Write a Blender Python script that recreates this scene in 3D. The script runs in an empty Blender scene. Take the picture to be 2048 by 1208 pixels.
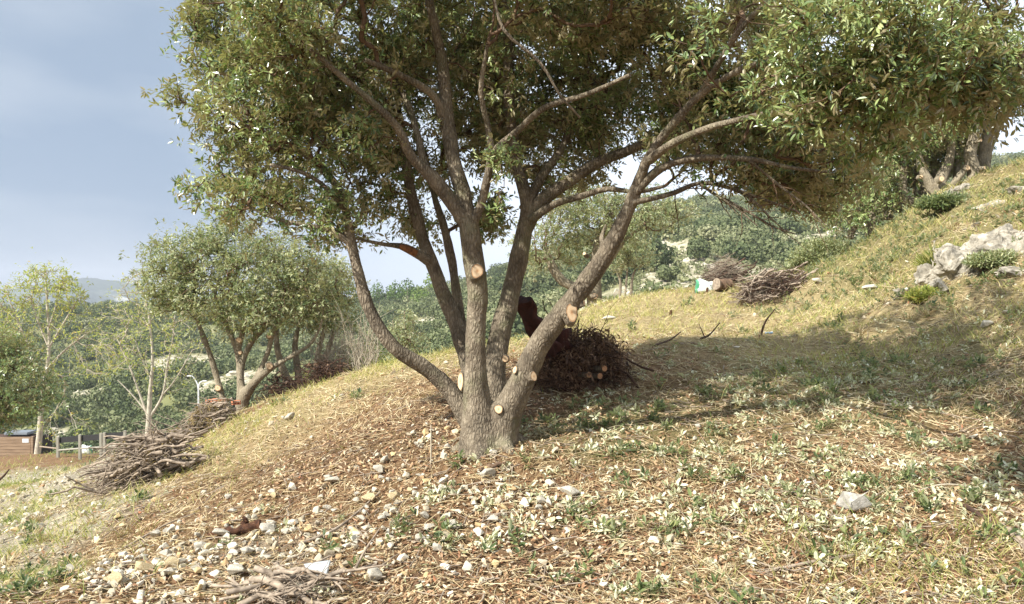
import bpy, bmesh, math, random
import numpy as np
from mathutils import Vector, noise as mnoise, kdtree

SC = bpy.context.scene
COL = SC.collection
R = np.random.RandomState(7)
random.seed(7)
F = 1547.0      # focal length in photo pixels, used to turn measured directions into places
CZ = 1.6        # eye height

def P(px, py, Y):
    return np.array([(px - 1024) / F * Y, Y, CZ - (py - 604) / F * Y])

# ------------------------------------------------------------------ camera, sky, sun
cam = bpy.data.cameras.new("camera")
cam.sensor_width = 36.0
cam.lens = 36.0 * F / 2048.0
cam.clip_start = 0.05
cam.clip_end = 9000.0
camo = bpy.data.objects.new("camera", cam)
COL.objects.link(camo)
camo.location = (0, 0, CZ)
camo.rotation_euler = (math.radians(90), 0, 0)
SC.camera = camo

SUN_DIR = np.array([0.64, 0.48, -0.66])          # the way the light travels
SUN_DIR /= np.linalg.norm(SUN_DIR)
SUN_EL = math.asin(-SUN_DIR[2])
SUN_AZ = math.atan2(-SUN_DIR[0], -SUN_DIR[1])    # from +Y towards +X

w = bpy.data.worlds.new("World")
SC.world = w
w.use_nodes = True
nt = w.node_tree
nt.nodes.clear()
out = nt.nodes.new("ShaderNodeOutputWorld")
bg = nt.nodes.new("ShaderNodeBackground")
sky = nt.nodes.new("ShaderNodeTexSky")
sky.sky_type = 'NISHITA'
sky.sun_disc = False
sky.sun_elevation = SUN_EL
sky.sun_rotation = SUN_AZ
sky.air_density = 1.0
sky.dust_density = 1.5
bg.inputs['Strength'].default_value = 0.085
# thin high cloud: grey blue to the left, bright milky white to the right
tc = nt.nodes.new("ShaderNodeTexCoord")
sep = nt.nodes.new("ShaderNodeSeparateXYZ")
nt.links.new(tc.outputs['Generated'], sep.inputs[0])
az = nt.nodes.new("ShaderNodeMapRange"); az.interpolation_type = 'SMOOTHSTEP'
az.inputs['From Min'].default_value = -0.42; az.inputs['From Max'].default_value = 0.12
nt.links.new(sep.outputs['X'], az.inputs['Value'])
elv = nt.nodes.new("ShaderNodeMapRange")
elv.inputs['From Min'].default_value = 0.0; elv.inputs['From Max'].default_value = 0.42
nt.links.new(sep.outputs['Z'], elv.inputs['Value'])
mp = nt.nodes.new("ShaderNodeMapping"); mp.inputs['Scale'].default_value = (1.6, 1.6, 4.6)
nt.links.new(tc.outputs['Generated'], mp.inputs[0])
ns = nt.nodes.new("ShaderNodeTexNoise"); ns.inputs['Scale'].default_value = 2.2
ns.inputs['Detail'].default_value = 6; ns.inputs['Roughness'].default_value = 0.45
nt.links.new(mp.outputs[0], ns.inputs['Vector'])
lowhigh = nt.nodes.new("ShaderNodeMix"); lowhigh.data_type = 'RGBA'
lowhigh.inputs['A'].default_value = (1.75, 2.42, 3.45, 1)
lowhigh.inputs['B'].default_value = (2.35, 2.95, 3.75, 1)
nt.links.new(elv.outputs[0], lowhigh.inputs['Factor'])
cl = nt.nodes.new("ShaderNodeMapRange"); cl.inputs['From Min'].default_value = 0.43; cl.inputs['From Max'].default_value = 0.62
cl.inputs['To Max'].default_value = 0.7
nt.links.new(ns.outputs['Fac'], cl.inputs['Value'])
clm = nt.nodes.new("ShaderNodeMix"); clm.data_type = 'RGBA'
clm.inputs['B'].default_value = (3.2, 3.7, 4.4, 1)
nt.links.new(cl.outputs[0], clm.inputs['Factor'])
nt.links.new(lowhigh.outputs['Result'], clm.inputs['A'])
whm = nt.nodes.new("ShaderNodeMix"); whm.data_type = 'RGBA'
whm.inputs['B'].default_value = (7.4, 8.2, 9.4, 1)
nt.links.new(az.outputs[0], whm.inputs['Factor'])
nt.links.new(clm.outputs['Result'], whm.inputs['A'])
mixs = nt.nodes.new("ShaderNodeMix"); mixs.data_type = 'RGBA'
mixs.inputs['Factor'].default_value = 0.9
nt.links.new(sky.outputs[0], mixs.inputs['A'])
nt.links.new(whm.outputs['Result'], mixs.inputs['B'])
nt.links.new(mixs.outputs['Result'], bg.inputs['Color'])
nt.links.new(bg.outputs[0], out.inputs['Surface'])

sl = bpy.data.lights.new("sun", 'SUN')
sl.energy = 5.0
sl.angle = math.radians(0.5)
sl.color = (1.0, 0.96, 0.89)
slo = bpy.data.objects.new("sun", sl)
COL.objects.link(slo)
slo.rotation_euler = Vector(SUN_DIR).to_track_quat('-Z', 'Y').to_euler()
slo.location = (-8, -8, 12)

SC.view_settings.view_transform = 'Standard'
SC.view_settings.look = 'None'
SC.view_settings.exposure = 0.98
SC.view_settings.gamma = 1.0
SC.cycles.max_bounces = 6
SC.cycles.diffuse_bounces = 3
SC.cycles.transmission_bounces = 3
SC.cycles.volume_bounces = 0

# ------------------------------------------------------------------ small tools
def lin(r, g, b):
    f = lambda c: ((c / 255 + 0.055) / 1.055) ** 2.4 if c > 10 else c / 255 / 12.92
    return (f(r), f(g), f(b), 1.0)

def tag(o, label=None, cat=None, group=None, kind=None):
    if label: o['label'] = label
    if cat: o['category'] = cat
    if group: o['group'] = group
    if kind: o['kind'] = kind
    return o

def empty(name, loc):
    o = bpy.data.objects.new(name, None)
    o.empty_display_size = 0.2
    o.location = tuple(float(v) for v in loc)
    COL.objects.link(o)
    return o

def mesh_from(name, parts, rnd=None, smooth=False):
    """parts: list of (verts (n,3), faces (m,k)) in world space"""
    parts = [p for p in parts if len(p[0]) and len(p[1])]
    V = np.concatenate([p[0] for p in parts]).astype(np.float32)
    loops, tot = [], []
    off = 0
    for v, f in parts:
        f = np.asarray(f, dtype=np.int64)
        loops.append((f + off).ravel())
        tot.append(np.full(len(f), f.shape[1], dtype=np.int32))
        off += len(v)
    loops = np.concatenate(loops).astype(np.int32)
    tot = np.concatenate(tot)
    start = np.concatenate([[0], np.cumsum(tot)[:-1]]).astype(np.int32)
    me = bpy.data.meshes.new(name)
    me.vertices.add(len(V)); me.vertices.foreach_set('co', V.ravel())
    me.loops.add(len(loops)); me.loops.foreach_set('vertex_index', loops)
    me.polygons.add(len(tot)); me.polygons.foreach_set('loop_start', start)
    me.polygons.foreach_set('loop_total', tot)
    me.update(calc_edges=True)
    me.polygons.foreach_set('use_smooth', np.full(len(tot), bool(smooth)))
    if rnd is not None:
        a = me.attributes.new('rnd', 'FLOAT', 'FACE')
        a.data.foreach_set('value', np.asarray(rnd, dtype=np.float32))
    return me

def build(name, parts, mat, parent=None, rnd=None, smooth=False, origin=None):
    me = mesh_from(name, parts, rnd, smooth)
    o = bpy.data.objects.new(name, me)
    COL.objects.link(o)
    me.materials.append(mat)
    if parent is not None:
        l = np.array(parent.location)
        me.transform(__import__('mathutils').Matrix.Translation(Vector(-l)))
        o.parent = parent
    elif origin is not None:
        me.transform(__import__('mathutils').Matrix.Translation(Vector([-float(v) for v in origin])))
        o.location = tuple(float(v) for v in origin)
    return o

def _hash(ix, iy, seed):
    h = (ix * 374761393 + iy * 668265263 + seed * 1442695041) & 0x7fffffff
    h = ((h ^ (h >> 13)) * 1274126177) & 0x7fffffff
    return ((h ^ (h >> 16)) & 0xffff) / 65535.0

def vnoise(x, y, seed=0):
    x = np.asarray(x, float); y = np.asarray(y, float)
    ix = np.floor(x).astype(np.int64); iy = np.floor(y).astype(np.int64)
    fx = x - ix; fy = y - iy
    fx = fx * fx * (3 - 2 * fx); fy = fy * fy * (3 - 2 * fy)
    a = _hash(ix, iy, seed); b = _hash(ix + 1, iy, seed)
    c = _hash(ix, iy + 1, seed); d = _hash(ix + 1, iy + 1, seed)
    return (a * (1 - fx) + b * fx) * (1 - fy) + (c * (1 - fx) + d * fx) * fy

def fbm(x, y, seed=0, octv=4):
    s = 0; a = 0.5; t = 0
    for i in range(octv):
        s = s + a * vnoise(x * 2 ** i + 17.3 * i, y * 2 ** i - 9.1 * i, seed + i)
        t += a; a *= 0.5
    return s / t

def sstep(a, b, x):
    t = np.clip((x - a) / (b - a), 0, 1)
    return t * t * (3 - 2 * t)

def norm(v):
    return v / np.maximum(np.linalg.norm(v, axis=-1, keepdims=True), 1e-9)

def randdir(n, rs=R):
    return norm(rs.normal(size=(n, 3)))

# ------------------------------------------------------------------ materials
def newmat(name):
    m = bpy.data.materials.new(name)
    m.use_nodes = True
    n = m.node_tree
    for x in list(n.nodes):
        if x.type != 'OUTPUT_MATERIAL': n.nodes.remove(x)
    b = n.nodes.new("ShaderNodeBsdfPrincipled")
    n.links.new(b.outputs[0], [x for x in n.nodes if x.type == 'OUTPUT_MATERIAL'][0].inputs['Surface'])
    return m, n, b

def ramp(n, stops, src=None, interp='LINEAR'):
    r = n.nodes.new("ShaderNodeValToRGB")
    r.color_ramp.interpolation = interp
    e = r.color_ramp.elements
    e[0].position, e[0].color = stops[0]
    e[1].position, e[1].color = stops[-1]
    for p, c in stops[1:-1]:
        k = e.new(p); k.color = c
    if src is not None: n.links.new(src, r.inputs[0])
    return r

def noise_node(n, scale, detail=4, rough=0.5, coord='Object', stretch=None):
    t = n.nodes.new("ShaderNodeTexCoord")
    s = n.nodes.new("ShaderNodeTexNoise")
    s.inputs['Scale'].default_value = scale
    s.inputs['Detail'].default_value = detail
    s.inputs['Roughness'].default_value = rough
    if stretch:
        m = n.nodes.new("ShaderNodeMapping"); m.inputs['Scale'].default_value = stretch
        n.links.new(t.outputs[coord], m.inputs[0]); n.links.new(m.outputs[0], s.inputs['Vector'])
    else:
        n.links.new(t.outputs[coord], s.inputs['Vector'])
    return s

def mix(n, a, b, fac, mode='MIX'):
    x = n.nodes.new("ShaderNodeMix"); x.data_type = 'RGBA'; x.blend_type = mode
    for key, v in (('A', a), ('B', b), ('Factor', fac)):
        if hasattr(v, 'links'): n.links.new(v, x.inputs[key])
        else: x.inputs[key].default_value = v
    return x.outputs['Result']

def attr(n, name='rnd'):
    a = n.nodes.new("ShaderNodeAttribute"); a.attribute_name = name
    return a.outputs['Fac']

def leaf_mat(name, tops, under=None, rough=0.42, transl=0.25, spec=0.5):
    m, n, b = newmat(name)
    k = len(tops) - 1
    r = ramp(n, [(i / k, lin(*c)) for i, c in enumerate(tops)], attr(n))
    colr = r.outputs[0]
    if under is not None:
        g = n.nodes.new("ShaderNodeNewGeometry")
        colr = mix(n, colr, lin(*under), g.outputs['Backfacing'])
    n.links.new(colr, b.inputs['Base Color'])
    b.inputs['Roughness'].default_value = rough
    b.inputs['Specular IOR Level'].default_value = spec
    if transl > 0:
        t = n.nodes.new("ShaderNodeBsdfTranslucent")
        tcx = mix(n, colr, (0.72, 0.85, 0.42, 1), 1.0, 'MULTIPLY')
        hs = n.nodes.new("ShaderNodeHueSaturation"); hs.inputs['Value'].default_value = 1.6
        n.links.new(tcx, hs.inputs['Color']); n.links.new(hs.outputs[0], t.inputs['Color'])
        s = n.nodes.new("ShaderNodeMixShader"); s.inputs[0].default_value = transl
        n.links.new(b.outputs[0], s.inputs[1]); n.links.new(t.outputs[0], s.inputs[2])
        n.links.new(s.outputs[0], [x for x in n.nodes if x.type == 'OUTPUT_MATERIAL'][0].inputs['Surface'])
    return m

def bark_mat(name, dark, mid, light, scale=26, bump=0.6, stretch=(1, 1, 0.22), moss=None, rough=0.95):
    m, n, b = newmat(name)
    t = n.nodes.new("ShaderNodeTexCoord")
    nz = n.nodes.new("ShaderNodeTexNoise"); nz.inputs['Scale'].default_value = 9; nz.inputs['Detail'].default_value = 3
    n.links.new(t.outputs['Object'], nz.inputs['Vector'])
    wv = n.nodes.new("ShaderNodeVectorMath"); wv.operation = 'MULTIPLY_ADD'
    n.links.new(nz.outputs['Color'], wv.inputs[0]); wv.inputs[1].default_value = (0.05, 0.05, 0.05)
    n.links.new(t.outputs['Object'], wv.inputs[2])
    mp = n.nodes.new("ShaderNodeMapping"); mp.inputs['Scale'].default_value = stretch
    n.links.new(wv.outputs[0], mp.inputs[0])
    v = n.nodes.new("ShaderNodeTexVoronoi"); v.feature = 'F1'; v.inputs['Scale'].default_value = scale * 1.6
    v2 = n.nodes.new("ShaderNodeTexVoronoi"); v2.feature = 'DISTANCE_TO_EDGE'; v2.inputs['Scale'].default_value = scale
    s = n.nodes.new("ShaderNodeTexNoise"); s.inputs['Scale'].default_value = scale * 3; s.inputs['Detail'].default_value = 6
    s.inputs['Roughness'].default_value = 0.65
    for x in (v, v2, s): n.links.new(mp.outputs[0], x.inputs['Vector'])
    big = noise_node(n, 5.5, 6, 0.65)
    cr = ramp(n, [(0.0, lin(*dark)), (0.10, lin(*dark)), (0.3, lin(*mid)), (1.0, lin(*light))])
    a = n.nodes.new("ShaderNodeMath"); a.operation = 'MULTIPLY_ADD'
    n.links.new(v2.outputs['Distance'], a.inputs[0]); a.inputs[1].default_value = 1.3
    sc = n.nodes.new("ShaderNodeMath"); sc.operation = 'MULTIPLY'; sc.inputs[1].default_value = 0.5
    n.links.new(s.outputs['Fac'], sc.inputs[0]); n.links.new(sc.outputs[0], a.inputs[2])
    n.links.new(a.outputs[0], cr.inputs[0])
    colr = mix(n, cr.outputs[0], ramp(n, [(0.36, lin(*dark)), (0.5, lin(*mid)), (0.66, lin(*light))], big.outputs['Fac']).outputs[0], 0.42)
    if moss:
        mm = noise_node(n, 4.0, 5, 0.6)
        f = ramp(n, [(0.52, (0, 0, 0, 1)), (0.68, (1, 1, 1, 1))], mm.outputs['Fac'])
        g = n.nodes.new("ShaderNodeMath"); g.operation = 'MULTIPLY'; g.inputs[1].default_value = 0.55
        n.links.new(f.outputs[0], g.inputs[0])
        colr = mix(n, colr, lin(*moss), g.outputs[0])
    n.links.new(colr, b.inputs['Base Color'])
    b.inputs['Roughness'].default_value = rough
    b.inputs['Specular IOR Level'].default_value = 0.2
    bp = n.nodes.new("ShaderNodeBump"); bp.inputs['Strength'].default_value = bump; bp.inputs['Distance'].default_value = 0.02
    n.links.new(a.outputs[0], bp.inputs['Height'])
    n.links.new(bp.outputs[0], b.inputs['Normal'])
    return m

def simple_mat(name, c1, c2, scale=12, rough=0.9, bump=0.3, stretch=None, dist=0.01):
    m, n, b = newmat(name)
    s = noise_node(n, scale, 6, 0.62, stretch=stretch)
    r = ramp(n, [(0.3, lin(*c1)), (0.7, lin(*c2))], s.outputs['Fac'])
    n.links.new(r.outputs[0], b.inputs['Base Color'])
    b.inputs['Roughness'].default_value = rough
    b.inputs['Specular IOR Level'].default_value = 0.25
    if bump:
        bp = n.nodes.new("ShaderNodeBump"); bp.inputs['Strength'].default_value = bump; bp.inputs['Distance'].default_value = dist
        n.links.new(s.outputs['Fac'], bp.inputs['Height']); n.links.new(bp.outputs[0], b.inputs['Normal'])
    return m

def rnd_mat(name, stops, rough=0.9, transl=0.0, spec=0.2):
    return leaf_mat(name, stops, None, rough, transl, spec)

M = {}
M['oak_leaf'] = leaf_mat('holm_oak_leaf', [(66, 86, 50), (100, 120, 68), (140, 156, 96), (186, 192, 138)], (160, 150, 116), 0.30, 0.28, 0.8)
M['oak_leaf_far'] = leaf_mat('oak_leaf_behind', [(82, 97, 60), (112, 124, 80), (146, 152, 108), (184, 184, 142)], (170, 165, 134), 0.45, 0.25, 0.5)
M['yellow_leaf'] = leaf_mat('yellowing_leaf', [(120, 138, 62), (160, 168, 84), (190, 188, 104), (176, 150, 84)], (168, 168, 110), 0.6, 0.4, 0.3)
M['pine'] = leaf_mat('pine_needles', [(84, 104, 52), (104, 124, 62), (126, 142, 74)], None, 0.8, 0.25, 0.2)
M['hill_leaf'] = leaf_mat('hillside_foliage', [(76, 87, 58), (97, 106, 72), (118, 123, 88), (150, 150, 116)], None, 0.9, 0.15, 0.2)
M['bark'] = bark_mat('holm_oak_bark', (40, 35, 30), (116, 105, 89), (176, 164, 142), 46, 1.0, stretch=(1, 1, 0.34), moss=(122, 122, 92))
M['bark_back'] = bark_mat('grey_oak_bark', (76, 70, 58), (136, 126, 106), (174, 163, 140), 40, 0.8, stretch=(1, 1, .35))
M['bark_pale'] = bark_mat('pale_bark', (120, 112, 98), (176, 168, 150), (200, 192, 176), 14, 0.3)
M['twig'] = simple_mat('twig_bark', (74, 58, 46), (122, 100, 80), 30, 0.95, 0.2)
M['twig_pale'] = simple_mat('pale_twig', (150, 140, 120), (190, 180, 160), 30, 0.95, 0.1)
M['dead_twig'] = simple_mat('dead_branch', (98, 86, 74), (178, 162, 142), 24, 0.95, 0.3)
M['dead_dark'] = simple_mat('dark_dead_wood', (50, 38, 32), (96, 74, 60), 20, 0.95, 0.4)
M['char'] = simple_mat('reddish_dark_heartwood', (34, 22, 18), (78, 42, 32), 20, 0.9, 0.8, stretch=(1, 1, 0.3), dist=0.02)
def cut_mat():
    m, n, b = newmat('fresh_cut_wood')
    rad = attr(n, 'rad')
    s = noise_node(n, 40, 5, 0.65)
    w1 = n.nodes.new("ShaderNodeMath"); w1.operation = 'MULTIPLY_ADD'; w1.inputs[1].default_value = 0.16
    n.links.new(s.outputs['Fac'], w1.inputs[0]); n.links.new(rad, w1.inputs[2])
    rmp = ramp(n, [(0.0, lin(168, 120, 88)), (0.2, lin(200, 160, 122)), (0.42, lin(220, 194, 156)), (0.85, lin(224, 202, 168)), (1.0, lin(188, 152, 114))], w1.outputs[0])
    w2 = n.nodes.new("ShaderNodeMath"); w2.operation = 'MULTIPLY'; w2.inputs[1].default_value = 55
    n.links.new(w1.outputs[0], w2.inputs[0])
    w3 = n.nodes.new("ShaderNodeMath"); w3.operation = 'SINE'; n.links.new(w2.outputs[0], w3.inputs[0])
    w4 = n.nodes.new("ShaderNodeMapRange"); w4.inputs['From Min'].default_value = -1; w4.inputs['To Min'].default_value = 0.0; w4.inputs['To Max'].default_value = 0.28
    n.links.new(w3.outputs[0], w4.inputs['Value'])
    n.links.new(mix(n, rmp.outputs[0], lin(160, 112, 74), w4.outputs[0]), b.inputs['Base Color']); b.inputs['Roughness'].default_value = 0.9
    b.inputs['Specular IOR Level'].default_value = 0.15
    bp = n.nodes.new("ShaderNodeBump"); bp.inputs['Strength'].default_value = 0.3; bp.inputs['Distance'].default_value = 0.003
    n.links.new(s.outputs['Fac'], bp.inputs['Height']); n.links.new(bp.outputs[0], b.inputs['Normal'])
    return m
M['cut'] = cut_mat()
M['cut_core'] = simple_mat('cut_wood_heart', (150, 92, 62), (190, 130, 92), 30, 0.9, 0)

# ------------------------------------------------------------------ terrain
ctrl = [
 # (px, py, Y) places on the ground read off the slope
 (0,1208,4.4),(300,1208,4.2),(700,1208,3.95),(1024,1208,3.8),(1400,1208,3.7),(1750,1208,3.6),(2048,1208,3.5),
 (0,1110,6.4),(300,1100,5.5),(1024,1050,4.9),(1450,1030,4.75),(1720,1000,4.9),(2048,1000,4.6),
 (0,1000,11.5),(170,1000,8.6),(300,1000,7.2),(430,940,8.0),(600,900,7.6),(780,870,6.9),(975,893,6.0),(1200,880,6.0),(1450,850,6.2),
 (0,935,26.0),(110,915,27.0),(270,900,12.5),(420,870,11.0),(470,835,13.0),(560,790,12.6),(700,762,10.3),(850,730,9.8),(1000,700,10.4),
 (640,800,9.6),(1150,800,7.2),(1200,690,10.0),(1400,700,8.8),(1700,800,6.8),(2048,800,6.1),
 (1180,612,17.0),(1300,590,21.0),(1450,590,19.5),(1500,640,12.5),(1600,572,18.0),(1600,640,11.5),(1720,600,12.0),(1750,700,8.7),
 (1700,510,16.0),(1780,450,15.5),(1850,410,15.0),(1930,365,14.8),(2048,330,14.5),
 (1900,560,9.8),(1900,470,11.5),(2048,560,8.6),(2048,450,10.8),(2048,690,7.2),
]
ctrl_w = [P(*c) for c in ctrl]
ctrl_w += [np.array(v) for v in [
 (-2.5,2,-.02),(0,2,.05),(2.5,2,.2),(-2,-2,-.1),(2,-2,.2),(5.5,3,.75),(8,6,1.9),(-6,3,-.5),(-8,8,-1.35),(-14,6,-1.9),
 (-12,14,-2.2),(-14,20,-3.2),(-9,20,-3.0),(-22,34,-5.2),(-17,34,-5.1),(-12,30,-4.8),(-24,22,-3.9),(-6,24,-4.0),(-9,40,-7.0),(-20,40,-6.6),(-28,40,-6.4),
 (-3.5,14.5,-.6),(-2,15,-.3),(-1,16,0.0),(-3,20,-2.6),(0,22,-1.2),(2,25,.1),(0,32,-5.0),(5,40,-4.0),(4.5,27,1.0),(7,27,1.4),(9,26,2.2),(11,34,1.0),(14,42,-1.5),
 (10.5,19,3.6),(12,24,3.4),(13,17,5.2),(16,12,6.0),(18,24,6.0),(14,6,4.6),(20,36,3.0),(9,20,2.6)]]
ctrl_w = np.array(ctrl_w)
def _U(r2):
    return np.where(r2 > 1e-12, 0.5 * r2 * np.log(np.maximum(r2, 1e-12)), 0)
def _solve():
    X = ctrl_w[:, :2]; n = len(X)
    d2 = ((X[:, None] - X[None]) ** 2).sum(-1)
    K = _U(d2) + np.eye(n) * 0.25
    Pm = np.c_[np.ones(n), X]
    A = np.zeros((n + 3, n + 3)); A[:n, :n] = K; A[:n, n:] = Pm; A[n:, :n] = Pm.T
    return np.linalg.solve(A, np.r_[ctrl_w[:, 2], 0, 0, 0])
_W = _solve()
def near_h(x, y):
    x = np.clip(x, -30, 22); y = np.clip(y, -3, 46)
    r = _W[-3] + _W[-2] * x + _W[-1] * y
    X = ctrl_w[:, :2]
    for i in range(len(X)):
        r = r + _W[i] * _U((x - X[i, 0]) ** 2 + (y - X[i, 1]) ** 2)
    return r

UP = lambda px: (np.asarray(px) - 1024) / F
ridge_px = UP([-900, -300, 0, 230, 350, 560, 700, 830, 960, 1080, 1200, 1300, 1400, 1500, 1620, 1750, 1900, 2048, 2500])
ridge_py = np.array([640, 628, 622, 612, 612, 610, 606, 588, 565, 520, 470, 430, 404, 402, 396, 372, 325, 312, 250])
ridge_Y = np.array([260, 250, 240, 240, 235, 230, 225, 225, 225, 235, 245, 255, 260, 265, 265, 260, 250, 245, 240])
bot_py = np.interp(ridge_px, UP([-900, 300, 600, 900, 1100, 1300, 2500]), [900, 895, 840, 720, 650, 598, 590])
def far_h(x, y):
    yy = np.maximum(y, 1.0); u = x / yy
    rp = np.interp(u, ridge_px, ridge_py); rY = np.interp(u, ridge_px, ridge_Y)
    bp = np.interp(u, ridge_px, bot_py); bY = np.interp(u, UP([0, 900, 1400]), [95, 90, 75])
    zb = CZ - (bp - 604) / F * bY
    zr = CZ - (rp - 604) / F * rY
    s = (y - bY) / (rY - bY)
    z = zb + (zr - zb) * np.clip(s, -0.4, 1)
    z = z - np.clip(y - rY, 0, None) * 0.16
    z = z + (fbm(x / 38, y / 38, 31, 3) - 0.5) * 11 * sstep(60, 130, y) * (1 - sstep(0.8, 1.0, s) * 0.75)
    return np.maximum(z, -60)
def rockiness(x, y):
    g = lambda px, Y, sx, sy: np.exp(-((x - (px - 1024) / F * Y) / sx) ** 2 - ((y - Y) / sy) ** 2)
    v = g(1400, 90, 5.5, 26) + 1.3 * g(1335, 120, 4, 14) + 1.1 * g(1640, 118, 8, 6) + 1.5 * g(1500, 78, 15, 12) + g(370, 150, 7, 6) + g(200, 135, 7, 5) \
        + g(470, 112, 6, 5) + 0.7 * g(840, 160, 6, 5) + .7 * g(340, 195, 8, 4) + g(1180, 120, 8, 5) + .7 * g(250, 226, 22, 4) + g(1120, 165, 6, 5) + g(150, 118, 6, 4) + g(70, 100, 6, 4) + g(1230, 80, 6, 8) + g(1650, 85, 10, 12)
    return v * (.55 + .9 * fbm(x / 5, y / 5, 12, 3))
def H(x, y):
    x = np.asarray(x, float); y = np.asarray(y, float)
    shp = x.shape; x = x.ravel(); y = y.ravel()
    t = sstep(42, 80, y)
    z = near_h(x, y) * (1 - t) + far_h(x, y) * t
    nr = 1 - sstep(25, 45, y)
    bank = sstep(2.5, 6.0, x) * sstep(6.5, 9, y)
    z = z + nr * ((fbm(x * 0.9, y * 0.9, 3, 3) - 0.5) * 0.14 + (fbm(x * 4.3, y * 4.3, 9, 3) - 0.5) * 0.07 * (1 + 2.4 * bank + .8 * sstep(7, 10, y)))
    return z.reshape(shp)
def Hn(x, y):
    e = 0.05
    dx = (H(x + e, y) - H(x - e, y)) / (2 * e); dy = (H(x, y + e) - H(x, y - e)) / (2 * e)
    return norm(np.stack([-dx, -dy, np.ones_like(dx)], -1))
def G(px, Y, dz=0.0):
    """ground point in the direction px at distance Y"""
    x = (px - 1024) / F * Y
    return np.array([x, Y, float(H(np.array([x]), np.array([Y]))[0]) + dz])
def gat(x, y, dz=0.0):
    return np.array([x, y, float(H(np.array([x]), np.array([y]))[0]) + dz])

def gp(px, py, y0=3.0, ymax=30):
    """distance at which the slope is met in a direction"""
    Y = y0
    while Y < ymax:
        if CZ - (py - 604) / F * Y <= float(H(np.array([(px - 1024) / F * Y]), np.array([Y]))[0]): break
        Y += .02 if Y < 9 else .06
    return Y
def zone(x, y):
    """green, straw, rocky, mulch weights on the near ground"""
    d = lambda cx, cy, sx, sy: np.exp(-((x - cx) / sx) ** 2 - ((y - cy) / sy) ** 2)
    rocky = d(-6.8, 9.5, 2.4, 5.5) + d(-13, 20, 5.5, 6) + 0.8 * d(-4.3, 6.5, 1.2, 1.6) + 0.5 * d(-1.6, 4.9, 1.3, 0.8)
    green = 0.8 * d(3.0, 7.0, 2.5, 1.6) + 0.7 * d(0.7, 6.1, 0.8, 0.6) + 1.0 * d(8, 13.5, 3.2, 3.6) + .7 * d(6.3, 10.5, 1.5, 1.5) + 0.6 * d(-9, 16, 3, 3) + 0.8 * d(-3.3, 4.8, 0.7, 0.45) \
        + 0.8 * d(-6.0, 8.0, 0.9, 0.5) + 0.35 * d(2.0, 4.6, 2.5, 0.8)
    straw = d(4, 14, 6, 5) + 0.8 * d(-2.0, 10.5, 2.2, 1.2) + 0.8 * d(4.5, 8.5, 2.2, 2.0) + 0.5 * d(-3.0, 8.5, 1.6, 2.0)
    mulch = d(-1.2, 7.0, 1.7, 1.0) + 0.6 * d(0.0, 4.4, 2.5, 1.0)
    return np.clip(green, 0, 1), np.clip(straw, 0, 1), np.clip(rocky, 0, 1), np.clip(mulch, 0, 1)

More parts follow.
